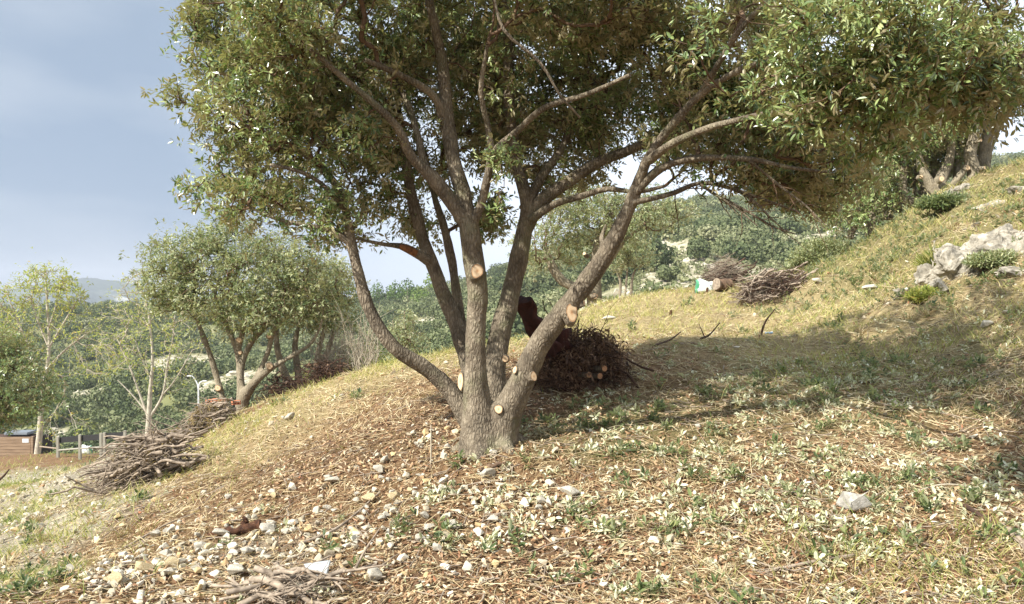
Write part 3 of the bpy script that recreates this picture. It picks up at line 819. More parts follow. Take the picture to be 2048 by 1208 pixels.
    pos, r, paths, tipn, tan = grow(sts, [att(i) for i in range(len(sts))], tips, step=0.085, rtip=0.0021, rs=rs, rexp=0.5, up=0.2)
    trunk = remesh_stems('trunk', sts[:6] + sts[n0:], 0.013, M['bark'], root, 0.009, 18)
    parts = []
    for i in range(6, n0):
        rr = sts[i].copy()
        wv = np.array([mnoise.noise(Vector((p[0] * 6, p[1] * 6, p[2] * 6))) for p in rr[:, :3].tolist()])
        rr[:, 3] *= 1 + 0.22 * wv
        parts += tube(rr[:, :3], rr[:, 3], 10)
    build('limbs', parts, M['bark'], root, smooth=True)
    parts = []
    for p in paths:
        rr = r[p].copy(); rr[0] = min(rr[0], rr[1] * 1.3)
        parts += tube(pos[p], rr, 6 if rr[1] > 0.01 else 4, cap=False)
    # bare twigs hanging below the right hand limb
    for st in (sts[22], sts[23], sts[24], sts[25], sts[15]):
        for q in range(7):
            a = st[rs.randint(len(st) // 4, len(st) - 2)]
            L = rs.uniform(0.12, 0.32); d = norm((np.array([rs.uniform(-.2, 1), rs.uniform(-.5, .3), rs.uniform(-1.2, .15)]))[None])[0]
            k = 6; t = np.linspace(0, 1, k)[:, None]
            pp = a[:3] + d * L * t + rs.normal(size=(k, 3)) * 0.012 * t
            parts += tube(pp, np.linspace(min(a[3] * .7, .005), .0012, k), 4, cap=False)
    build('twigs', parts, M['twig'], root, smooth=True)
    tp = pos[tipn]
    td = norm(tan[tipn] + 0.35 * randdir(len(tipn), rs) + np.array([0, -.1, .15]))
    AP, AD = [tp], [td]
    for q in range(3):
        AP.append(tp + rs.normal(size=tp.shape) * 0.062); AD.append(norm(td + 0.8 * randdir(len(td), rs)))
    TP = np.concatenate(AP); TD = np.concatenate(AD)
    V, Fq = sprigs(TP, TD, 9, 0.051 * np.clip(.55 + .08 * TP[:, 1], .78, 1.02), 0.095, rs, wr=0.36)
    cl = rs.rand(len(TP)) * 0.4 + 0.6 * np.tile(rs.rand(len(tp)), 4)
    rn = np.clip(np.repeat(cl, 9) + rs.normal(size=len(TP) * 9) * 0.15, 0, 1)
    build('crown', [(V, Fq)], M['oak_leaf'], root, rnd=np.repeat(rn, 2))
    # pruning cuts, facing the viewer's side of the stems
    cuts = [(953,543,5.92,30,12,15,(0.25,-1,.10)),(1141,625,5.77,29,13,18,(.35,-1,.05)),(925,763,5.97,32,9,20,(-.75,-.8,.1)),
            (1010,717,6.43,28,6,7,(.1,-1,0)),(1064,753,5.90,30,7,10,(.6,-.9,.15)),(998,818,6.02,44,9,8,(-.15,-1,.1)),
            (1033,741,6.02,34,4.5,8,(-.6,-.8,.3)),(1163,607,5.7,24,3.5,6,(.8,-.7,.2)),(1189,592,5.62,22,3,3,(.7,-.7,.2)),(1172,510,5.62,24,3.5,3.5,(-.6,-.7,.4))]
    from mathutils.bvhtree import BVHTree
    bv = BVHTree.FromPolygons([v.co[:] for v in trunk.data.vertices], [p.vertices[:] for p in trunk.data.polygons])
    for (px, py, Y, sr, rx, ry, ax) in cuts:
        a = np.array(ax, float); a /= np.linalg.norm(a)
        d = Vector(P(px, py, 1.0) - [0, 0, CZ]).normalized()
        h = bv.ray_cast(Vector((0, 0, CZ)) - Vector(base), d)[0]
        c = (np.array(h) + base) if h is not None else P(px, py, Y - sr / F * Y * 0.7)
        cut_face(root, c + a * .012, a, rx * .95 / F * Y, ry * .95 / F * Y, depth=0.013)
    # rusty torn wood where a limb broke
    st = spline(S([(832,507,6.45,7),(820,500,6.42,8),(808,495,6.38,6.5),(799,492,6.36,4.5)]), 0.02)
    build('torn_wood', tube(st[:, :3], st[:, 3], 9), M['torn'], root, smooth=True)
    return root
M['torn'] = simple_mat('torn_orange_wood', (88, 62, 44), (150, 104, 68), 50, 0.9, 0.6, stretch=(1, 1, .4))
main_tree()

# ------------------------------------------------------------------ the other trees
def near_trees():
    b = P(478, 835, 13.0); b[2] = G(478, 13.0)[2]
    t = tree('holm_oak', 'bushy holm oak with three pale forked stems beside the bricks', 'tree', b, [
        S([(482,850,13,13.3),(487,800,13,12.5),(505,770,12.9,9.4),(540,738,12.8,6.5),(590,708,12.8,4.8),(618,690,12.8,4.2),(640,655,12.8,3.5),(648,610,12.8,2.5)]),
        S([(487,800,13,7.8),(482,740,13.1,7.0),(500,690,13.1,6.2),(540,640,13,5.5),(565,600,13,3.1)]),
        S([(478,838,13.1,9.4),(480,770,13.2,7.0),(478,720,13.2,7.0),(466,680,13.2,5.5),(440,620,13.3,4.7),(420,560,13.3,3.1)]),
        S([(505,770,12.9,7.0),(530,720,12.9,5.5),(545,670,12.9,4.7),(560,620,12.9,3.9)]),
        S([(455,832,13.2,7.0),(438,770,13.3,6.2),(420,710,13.3,5.5),(398,650,13.3,4.7),(380,600,13.3,3.9)]),
        S([(478,700,13.2,5.5),(490,640,13.1,4.7),(500,580,13,3.1)])],
        [(350,560,13.2,60,55,1.0),(330,520,13.2,42,42,.7),(400,520,13.1,65,50,1.0),(430,600,13,75,50,1.0),(470,500,13.2,60,38,.9),(520,560,13,75,75,1.1),(590,530,13,60,50,.9),(640,560,13,48,50,.8),(560,620,12.7,75,35,.7),
         (650,610,12.9,35,26,.5),(480,640,12.8,50,28,.5),(350,600,13,45,26,.5),(400,480,13.2,40,18,.5),(560,490,13.2,50,25,.6),(460,450,13.3,50,18,.5)],
        1500, 0.075, 7, M['oak_leaf_far'], M['bark_back'], M['twig'], voxel=0.025, attach_z=b[2] + 1.3, spr=3, spread=.17, seed=21)
    c = P(436, 776, 13.2); cut_face(t, c, (.1, -1, .1), .045, .05, 0.02, ringmat='bark_back')
    for q, (px, py, rr) in enumerate([(539, 732, .05), (538, 672, .035), (478, 680, .04), (480, 705, .03)]):
        cut_face(t, P(px, py, 12.72), (.3, -1, .1), rr, rr, 0.02, ringmat='bark_back')
    b = G(578, 14.6)
    tree('holm_oak', 'small leaning oak with two thin trunks above a dark brush heap', 'tree', b, [
        S([(598,790,14.6,9),(575,760,14.6,9),(560,720,14.6,7),(553,680,14.6,6),(555,630,14.6,5)]),
        S([(598,790,14.7,8),(596,740,14.8,8),(590,690,14.8,6),(600,640,14.8,5)])],
        [(600,600,14.8,60,50,.8),(560,560,15,60,50,.8),(650,570,15,40,60,.8),(630,640,14.8,36,22,.5)],
        260, .09, 7, M['oak_leaf_far'], M['bark_back'], M['twig'], voxel=.035, attach_z=b[2] + 1.1, spr=3, spread=.18, seed=22, step=.16)
    b = G(640, 15.2)
    tree('holm_oak', 'slender grey-stemmed oak standing in front of the pale leafless shrubs', 'tree', b, [
        S([(634,790,15.2,8),(632,740,15.2,6),(640,690,15.2,6),(655,640,15.2,4)]),
        S([(634,785,15.3,7),(650,720,15.3,6),(665,670,15.3,5),(672,620,15.3,4)])],
        [(655,625,15.2,45,30,.7),(680,570,15.4,34,50,.7),(690,640,15.2,26,18,.5),(630,600,15.3,34,30,.6)],
        220, .09, 7, M['oak_leaf_far'], M['bark_back'], M['twig'], voxel=.035, attach_z=b[2] + 1.2, spr=3, spread=.18, seed=23, step=.16)
    # dark crown entering at the left edge
    b = P(-150, 900, 17); b[2] = gat(b[0], 17)[2]
    tree('holm_oak', 'dark rounded oak crown entering the picture from the left edge', 'tree', b, [
        S([(-150,940,17,16),(-140,860,17,13),(-90,800,17,9),(-20,770,17,6)]), S([(-150,900,17,14),(-170,800,17,10),(-150,720,17,7)])],
        [(20,760,17,75,60,1.2),(-40,720,17,80,60,1.2),(60,800,16.8,55,28,.7),(-60,800,17,110,50,1.2),(5,690,17.2,50,26,.8),(-120,700,17,110,70,1.3),(10,835,17,50,15,.5)],
        1100, .085, 9, M['oak_leaf'], M['bark_back'], M['twig'], attach_z=b[2] + 1.0, spr=3, spread=.2, seed=24, step=.16)
    # pale barked young trees losing their leaves
    b = G(76, 31)
    tree('young_tree', 'tall pale-barked tree with yellow-green top leaves behind the wooden bin', 'tree', b, [
        S([(74,915,31,6.4),(80,860,31,5.6),(85,790,31,4.8),(98,700,31,3.0),(95,620,31,2.4),(92,560,31,1.8)]),
        S([(85,780,31,2.7),(60,700,31,2.1),(35,640,31,1.5),(15,590,31,1.2)]), S([(95,700,31,2.4),(125,650,31,1.8),(155,600,31,1.2)]),
        S([(92,740,31,2.4),(130,700,31,1.8),(170,670,31,1.2)]), S([(95,690,31,1.8),(75,640,31,1.5),(60,590,31,1.2)]),S([(96,660,31,1.8),(112,610,31,1.5),(120,565,31,1.0)])],
        [(92,560,31,45,32,1,5),(30,590,31,45,30,1,4),(140,590,31,30,30,1,3),(60,640,31,60,50,1.2,3),(150,650,31,50,40,1,2),(200,720,31,50,40,1,2),(95,730,31,70,40,1,2),(130,860,31,60,40,1,.6),(0,660,31,40,50,1,2)],
        820, .14, 3, M['yellow_leaf'], M['bark_pale'], M['twig_pale'], attach_z=b[2] + 2.2, spr=2, spread=.25, seed=25, step=.28, do_remesh=False, rtip=.006, rexp=.36)
    b = G(297, 24)
    tree('young_tree', 'nearly bare pale-barked young tree with sparse yellow leaves behind the brush piles', 'tree', b, [
        S([(295,880,24,6.4),(297,850,24,5.6),(300,790,24,4.4),(305,720,24,2.7),(300,650,24,2.1),(292,600,24,1.2)]),
        S([(300,835,24,3.0),(325,790,24,2.4),(335,730,24,2.1),(345,680,24,1.5),(350,630,24,1.0)]),
        S([(298,840,24,2.7),(280,790,24,2.1),(262,740,24,1.8),(240,690,24,1.2)]), S([(303,760,24,1.8),(285,720,24,1.4),(270,680,24,1.1)]),
        S([(325,790,24,1.8),(350,760,24,1.4),(385,700,24,1.0)]), S([(290,820,24,1.8),(265,790,24,1.4),(235,760,24,1.0)])],
        [(270,610,24,55,50,1,2),(330,620,24,60,50,1,2),(240,700,24,50,50,1,1.5),(370,680,24,50,50,1,1.5),(300,560,24,50,30,1,2),(345,760,24,50,30,1,1),(230,640,24,40,40,1,1),(300,700,24,60,60,1,2)],
        620, .10, 2, M['yellow_leaf'], M['bark_pale'], M['twig_pale'], attach_z=b[2] + 1.2, spr=2, spread=.25, seed=26, step=.25, do_remesh=False, rtip=.005, rexp=.36)
    # oak behind the big one
    b = G(1200, 18)
    t = tree('holm_oak', 'middle-sized oak with a dark hooked limb seen between the stems of the big oak', 'tree', b, [
        S([(1190,612,18,16),(1188,570,18,15),(1192,520,18,12),(1205,460,18,9),(1230,420,18,7)]),
        S([(1190,590,17.9,11),(1160,578,17.8,10),(1125,562,17.8,10),(1105,535,17.8,10),(1098,515,17.8,8),(1085,490,17.8,5)]),
        S([(1190,560,18,9),(1220,520,18,7),(1250,480,18,5),(1290,450,18,4)])],
        [(1080,480,18,60,50,1.2),(1130,440,18,60,50,1.2),(1190,430,18,70,60,1.3),(1250,440,18,60,50,1.2),(1320,430,18,55,32,1.0),(1360,420,18,30,22,.7),(1150,400,18,90,35,1.2),(1290,400,18,60,26,1),(1150,500,18.3,40,34,.9),(1060,530,18,26,22,.6)],
        850, .085, 8, M['oak_leaf_far'], M['bark_back'], M['twig'], voxel=.04, attach_z=b[2] + .9, spr=3, spread=.2, seed=27, step=.18)
    cut_face(t, P(1188, 592, 17.75), (.2, -1, .1), .07, .06, 0.03, ringmat='bark_back')
    b = G(1255, 30); 
    tree('small_oak', 'little round-topped oak with two thin stems far behind the big oak', 'tree', b, [
        S([(1240,592,30,3),(1240,560,30,2.6),(1228,530,30,2)]), S([(1262,592,30,3),(1264,560,30,2.6),(1272,530,30,2)]), S([(1250,592,30,2),(1253,560,30,2),(1255,530,30,1.6)])],
        [(1235,515,30,34,28,1),(1275,510,30,30,30,1),(1255,485,30,34,22,1)], 230, .12, 7, M['oak_leaf_far'], M['bark_back'], M['twig'], attach_z=b[2] + .9, spr=3, spread=.25, seed=28, step=.25, do_remesh=False)
    b = G(810, 22)
    tree('sapling', 'thin upright green sapling beyond the slope left of the sweeping stem', 'tree', b, [
        S([(810,720,22,2.5),(811,680,22,2.2),(810,640,22,1.6),(808,620,22,1)]), S([(810,700,22,2),(790,660,22,1.4),(785,640,22,1)]), S([(811,690,22,2),(828,660,22,1.4)])],
        [(810,640,22,22,22,.6),(795,670,22,26,20,.6),(825,675,22,24,22,.6),(810,700,22,30,18,.6)], 200, .09, 6, M['oak_leaf_far'], M['bark_back'], M['twig'], attach_z=b[2] + .3, spr=2, spread=.2, seed=29, step=.2, do_remesh=False)
    # row on the upper bank
    row = [
     ('first oak trunk on the bank from the left, standing lowest by the thicket', 1738, 15.6, [S([(1740,475,15.6,11),(1745,430,15.6,9),(1748,380,15.6,8),(1740,320,15.6,6)]), S([(1740,470,15.6,7),(1720,430,15.6,5),(1712,390,15.6,4)])],
      [(1710,400,15.6,50,40,.9),(1740,340,15.6,60,50,1),(1690,440,15.4,34,26,.6),(1770,400,15.6,34,36,.7)]),
     ('oak with a kinked pale trunk on the bank, second from the lower end', 1822, 15.4, [S([(1835,408,15.4,13),(1815,402,15.4,11),(1806,385,15.4,9),(1806,355,15.4,8),(1812,310,15.4,7),(1820,260,15.4,5)])],
      [(1800,300,15.6,50,45,.9),(1780,260,15.6,60,50,1),(1830,250,15.6,50,50,1)]),
     ('dark upright oak trunk at the back of the row on the bank', 1842, 16.4, [S([(1845,398,16.4,16),(1842,350,16.4,14),(1846,300,16.4,12),(1840,240,16.4,9)]), S([(1775,440,16.4,11),(1780,380,16.4,10),(1778,320,16.4,8)])],
      [(1850,240,16.4,80,60,1.2),(1770,230,16.4,80,60,1.2)]),
     ('low forked oak with sawn limbs on the bank beside the pale rock', 1870, 14.9, [S([(1868,402,14.9,17),(1876,372,14.9,14),(1888,345,14.9,11),(1900,315,14.9,9),(1902,270,14.9,7),(1895,220,14.9,5)]), S([(1868,385,14.9,12),(1855,358,14.9,10),(1842,330,14.9,8),(1835,300,14.9,6)]), S([(1880,395,14.8,8),(1905,370,14.7,7),(1925,345,14.7,7),(1935,336,14.7,6)])],
      [(1880,250,14.9,60,45,.9),(1920,220,15,60,45,.9),(1840,260,14.9,50,40,.8)]),
     ('tall oak with a sinuous lit trunk near the top of the bank', 1945, 14.7, [S([(1948,366,14.7,15),(1948,340,14.7,13),(1940,310,14.7,12),(1948,275,14.7,10),(1954,240,14.7,10),(1955,200,14.7,8),(1950,150,14.7,6)])],
      [(1950,190,14.7,70,40,1),(1930,140,14.7,70,50,1),(1980,110,14.7,60,50,1)]),
     ('topmost oak on the bank with two slanting stems against the sky', 1972, 15.0, [S([(1966,362,15,15),(1968,320,15,13),(1980,285,15,9),(1998,250,15,8),(2018,210,15,7),(2035,160,15,5)]), S([(1966,330,15,11),(1968,290,15,9),(1978,250,15,8),(1990,210,15,7),(1996,160,15,5)])],
      [(2020,180,15,55,40,1),(2060,150,15,60,50,1),(1990,150,15,60,50,1),(2040,190,15,30,14,.5)]),
    ]
    row += [
     ('thin straight oak trunk behind the kinked one on the bank', 1795, 16.8, [S([(1797,425,16.8,8),(1795,380,16.8,7),(1800,330,16.8,6),(1796,270,16.8,5)]), S([(1797,415,16.8,5),(1785,370,16.8,4.5),(1778,320,16.8,4)])],
      [(1790,330,17,60,50,1.1),(1750,360,17,50,40,1.0),(1820,350,17.2,40,40,.9)]),
     ('thin oak trunk between the dark upright one and the forked oak on the bank', 1858, 16.6, [S([(1862,392,16.6,7),(1866,350,16.6,6),(1860,300,16.6,5),(1864,250,16.6,4)])],
      [(1870,320,17.2,50,45,1.0),(1840,290,17,60,50,1.0)]),
     ('slim oak trunk behind the forked oak near the top of the bank', 1908, 16.4, [S([(1912,372,16.4,7),(1914,330,16.4,6),(1920,280,16.4,5),(1918,220,16.4,4)])],
      [(1915,270,17,45,50,.9),(1930,310,17.2,26,30,.7)]),
     ('lowest leafy oak clump filling the gap between canopy and bank', 1700, 17.5, [S([(1702,478,17.5,7),(1700,440,17.5,6),(1690,390,17.5,5)]), S([(1702,475,17.5,5),(1720,430,17.5,4),(1730,380,17.5,4)])],
      [(1690,400,17.5,50,36,1.0),(1730,380,17.5,50,40,1.0),(1660,420,17.5,36,22,.8)]),
    ]
    for q, (lab, px, Y, st, bl) in enumerate(row):
        b = G(px, Y)
        t = tree('holm_oak', lab, 'tree', b, st, bl, 330, .08, 8, M['oak_leaf'], M['bark_back'], M['twig'], group='oaks along the top of the bank', voxel=.035,
                 attach_z=b[2] + .8, spr=3, spread=.2, seed=40 + q, step=.18)
        if q == 3:
            for (cx, cy, rr) in [(1934, 336, 5), (1882, 358, 6), (1841, 354, 4), (1876, 393, 3)]:
                cut_face(t, P(cx, cy, 14.62), (0, -1, .05), rr * .8 / F * 14.7, rr * .95 / F * 14.7, .03, ringmat='bark_back')
        if q == 4:
            for (cx, cy, rr) in [(1958, 257, 3.5), (1960, 281, 3), (1967, 336, 3)]:
                cut_face(t, P(cx, cy, 14.5), (.3, -1, .05), rr * .8 / F * 14.7, rr * 1.0 / F * 14.7, .03, ringmat='bark_back')
near_trees()

def leafless_shrubs():
    rs = np.random.RandomState(3)
    specs = [(655,13.3,'pale leafless shrub with many thin stems, leftmost of the thicket'),(690,13.5,'tallest pale leafless shrub, in the middle of the thicket'),(728,12.8,'pale leafless shrub at the right end of the thicket by the sweeping stem')]
    for px, Y, lab in specs:
        b = G(px, Y); root = empty('bare_shrub', b); tag(root, lab, 'shrub', 'pale leafless shrubs on the slope edge')
        parts = []
        for q in range(46):
            a = rs.uniform(0, 6.28); lean = rs.uniform(.05, .5); Hh = rs.uniform(.6, 1.25)
            d = np.array([math.cos(a) * lean, math.sin(a) * lean, 1.0]); k = 7; t = np.linspace(0, 1, k)[:, None]
            p = b + np.array([rs.normal() * .12, rs.normal() * .12, -.05]) + d * Hh * t + rs.normal(size=(k, 3)) * .03 * t
            parts += tube(p, np.linspace(.008, .003, k), 4, cap=False)
            for w_ in range(4):
                j = rs.randint(2, k); d2 = norm((d + rs.normal(size=3) * .6)[None])[0]; pp = p[j] + d2 * np.linspace(0, rs.uniform(.15, .4), 4)[:, None]
                parts += tube(pp, np.linspace(.004, .002, 4), 3, cap=False)
        build('stems', parts, M['twig_pale'], root, smooth=True)
    for px, Y, hh, lab in [(748,14.5,1.0,'yellow-leaved bush behind the leafless shrubs, nearer the sweeping stem'),(612,15.8,1.5,'yellow-leaved bush behind the two thin oak trunks'),(705,15.5,1.5,'tall yellowish bush at the back of the leafless thicket')]:
        b = G(px, Y)
        n = 420; d = randdir(n, rs); pos = b + np.array([0, 0, hh * .55]) + d * np.array([.55, .5, hh * .55]) * (rs.rand(n, 1) ** .5)
        V, Fq = sprigs(pos, norm(d + [0, 0, .6]), 5, .07, .15, rs)
        root = empty('yellow_bush', b); tag(root, lab, 'bush', 'yellowing bushes')
        build('leaves', [(V, Fq)], M['yellow_leaf'], root, rnd=np.repeat(rs.rand(n * 5), 2))
        parts = []
        for q in range(24):
            e = pos[rs.randint(n)]; t = np.linspace(0, 1, 5)[:, None]
            parts += tube(b + (e - b) * t + rs.normal(size=(5, 3)) * .02, np.linspace(.01, .003, 5), 4, cap=False)
        build('stems', parts, M['twig_pale'], root)
leafless_shrubs()

M['scree'] = simple_mat('scree_rock', (140, 132, 112), (206, 200, 182), 2, 1.0, 0.4, dist=.05)
# ------------------------------------------------------------------ far wooded hillsides
def crown_unit(rs, n, size, squash=.8, lump=7):
    """clumps of leaf cards over a lumpy dome of radius 1; returns pos, nrm"""
    cen = randdir(lump, rs) * np.array([.6, .6, .5]); cen[:, 2] = np.abs(cen[:, 2]) * .8
    rad = rs.uniform(.34, .52, lump)
    k = rs.randint(lump, size=n); d = randdir(n, rs)
    p = cen[k] + d * rad[k][:, None]
    q = rs.rand(n) < .3                      # skirt reaching down to the ground
    th = rs.uniform(0, 6.28, n); sr = (.62 + .28 * np.sin(th * 3 + rad[0] * 40) * np.sin(th * 2 + 1)) * rs.uniform(.8, 1.1, n); skirt = np.stack([np.cos(th) * sr, np.sin(th) * sr, rs.uniform(-.45, .25, n)], -1)
    p[q] = skirt[q]; d[q] = norm(skirt * [1, 1, .3])[q]
    p[:, 2] *= squash
    return p, norm(d)
def cards(pos, nrm, size, rs):
    n = len(pos); nn = norm(nrm + .75 * randdir(n, rs))
    a = norm(np.cross(nn, randdir(n, rs))); b = np.cross(nn, a); s = np.broadcast_to(size, (n,))[:, None] * rs.uniform(.6, 1.3, (n, 1))
    V = np.stack([pos - a * s, pos - b * s * .7, pos + a * s, pos + b * s * .7], 1).reshape(-1, 3)
    return V, np.arange(n)[:, None] * 4 + np.arange(4)[None]
def forest():
    rs = np.random.RandomState(5)
    units = [crown_unit(rs, 560, 0, rs.uniform(.75, 1.0), rs.randint(6, 11)) for _ in range(12)]
    n = 16000
    u = rs.uniform(-.78, .78, n); d = 78 * (290 / 78) ** (rs.rand(n) ** .75)
    x, y = u * d, d
    rY = np.interp(u, ridge_px, ridge_Y); bY = np.interp(u, UP([0, 900, 1400]), [80, 78, 72])
    ok = (y < rY + 14) & (y > bY)
    clear = rockiness(x, y) + .5 * sstep(.62, .72, fbm(x / 17, y / 9, 77, 3))
    ok &= clear < .30
    x, y = x[ok], y[ok]
    keep = []; cell = {}
    for i in range(len(x)):
        c = (int(x[i] // 2.8), int(y[i] // 2.8))
        if c in cell: continue
        if any((x[j] - x[i]) ** 2 + (y[j] - y[i]) ** 2 < 2.7 ** 2 for dx in (-1, 0, 1) for dy in (-1, 0, 1) for j in [cell.get((c[0] + dx, c[1] + dy))] if j is not None): continue
        cell[c] = i; keep.append(i)
    x, y = x[keep], y[keep]; z = H(x, y)
    VV, FF, RN = [], [], []
    off = 0
    for i in range(len(x)):
        p, nn = units[rs.randint(12)]
        m = len(p) if y[i] < 160 else int(len(p) * .75)
        Rr = rs.uniform(1.7, 3.0) * (1.0 if x[i] / y[i] > 0 else .95); a = rs.uniform(0, 6.28); ca, sa = math.cos(a), math.sin(a)
        rot = np.array([[ca, -sa, 0], [sa, ca, 0], [0, 0, 1]])
        pp = (p[:m] @ rot.T) * Rr * np.array([1, 1, rs.uniform(.85, 1.2)]) + [x[i], y[i], z[i] + Rr * .3]
        v, f = cards(pp, nn[:m] @ rot.T, Rr * .098, rs)
        VV.append(v); FF.append(f + off); off += len(v)
        t = rs.beta(2, 2.2); RN.append(np.clip(t + rs.normal(size=m) * .1, 0, 1))
    print('forest crowns', len(x))
    o = build('hillside_forest', [(np.concatenate(VV), np.concatenate(FF))], M['hill_leaf'], rnd=np.concatenate(RN))
    tag(o, label='dense grey-green evergreen oak wood covering the far hillsides', kind='stuff')
    # scrub between: low bushes
    n = 7000
    u = rs.uniform(-.75, .75, n); y = 78 * (280 / 78) ** rs.rand(n); x = u * y
    ok = (y < np.interp(u, ridge_px, ridge_Y)) & (rs.rand(n) > np.clip(rockiness(x, y), 0, 1) * .35); x, y = x[ok], y[ok]; z = H(x, y)
    VV, FF, RN = [], [], []; off = 0
    for i in range(len(x)):
        p, nn = units[rs.randint(12)]; m = 60; Rr = rs.lognormal(-.55, .45)
        v, f = cards(p[:m] * Rr + [x[i], y[i], z[i] + Rr * .2], nn[:m], Rr * .22, rs); VV.append(v); FF.append(f + off); off += len(v)
        RN.append(np.clip(rs.uniform(.4, 1) + rs.normal(size=m) * .1, 0, 1))
    o = build('hillside_scrub', [(np.concatenate(VV), np.concatenate(FF))], M['hill_leaf'], rnd=np.concatenate(RN))
    tag(o, label='low scrub dotted over the rocky clearings of the far hillsides', kind='stuff')
    n = 2600
    u = rs.uniform(-.75, .75, n); y = 72 * (260 / 72) ** rs.rand(n); x = u * y
    ok = rs.rand(n) < np.clip(rockiness(x, y) * 1.2, 0, 1); x, y = x[ok], y[ok]; z = H(x, y)
    bm = bmesh.new(); bmesh.ops.create_icosphere(bm, subdivisions=2, radius=1); bm.verts.index_update()
    bV = np.array([v.co[:] for v in bm.verts]); bF = np.array([[v.index for v in f.verts] for f in bm.faces]); bm.free()
    parts = []
    for i in range(len(x)):
        s = rs.lognormal(-.9, .5)
        parts.append((bV * (1 + .25 * rs.normal(size=(len(bV), 1))) * [s, s * .8, s * .55] + [x[i], y[i], z[i]], bF))
    o = build('scree', parts, M['scree']); tag(o, label='pale limestone boulders and scree on the far slopes', kind='stuff')
    # single trees one can tell apart
    def one(name, lab, cat, px, Y, Rr, hh, mat, grp, n=700, trunk=True, conical=False):
        b = G(px, Y); root = empty(name, b); tag(root, lab, cat, grp)
        p, nn = crown_unit(rs, n, 0, 1.0, 11)
        if conical:
            p[:, :2] *= (1.15 - .5 * (p[:, 2:3] + .2)).clip(.3, 1.2)
        pp = p * np.array([Rr, Rr, hh * .62]) + b + [0, 0, hh * .38]
        v, f = cards(pp, nn, Rr * .095, rs)
        build('crown', [(v, f)], mat, root, rnd=np.clip(rs.beta(2, 2) + rs.normal(size=n) * .12, 0, 1))
        build('trunk', tube(b + np.array([0, 0, 1]) * np.linspace(-.3, hh * .6, 5)[:, None] + rs.normal(size=(5, 3)) * .06, np.linspace(.2, .08, 5), 7), M['bark_back'], root)
    for px, Y, Rr, hh, lab in [(755,215,2.6,7.5,'pointed light-green pine standing alone at the left end of the ridge'),(790,212,3.0,6.8,'bright green pine second from the left on the ridge'),(815,206,3.2,7.2,'broad light-green pine on the ridge beside the tall dark oak crown'),
                               (842,200,3.0,6.6,'light green pine lowest in the pine group below the ridge'),(870,214,3.2,7.5,'rightmost light green pine of the ridge group')]:
        one('pine_tree', lab, 'tree', px, Y, Rr, hh, M['pine'], 'pines on the ridge', 520, conical=True)
    for px, Y, Rr, hh, lab in [(1392,104,2.0,3.6,'round dark oak bush standing alone on the white scree'),(1310,96,2.6,4.6,'large dark oak bush left of the white scree'),(1275,100,1.9,3.2,'round oak bush low beside the little round-topped oak'),
                               (1335,88,1.5,2.2,'small oak bush at the foot of the scree'),(1492,118,2.0,3.2,'dark oak bush above the branch pile on the far slope'),(1545,112,1.8,2.6,'flat oak bush among the rocks above the woodpile'),
                               (1700,128,2.2,3.0,'oak bush beside the pale rock clearing near the bank')]:
        one('oak_bush', lab, 'bush', px, Y, Rr, hh, M['hill_leaf'], 'round oak bushes on the scree', 1500)
forest()

HAZE = True

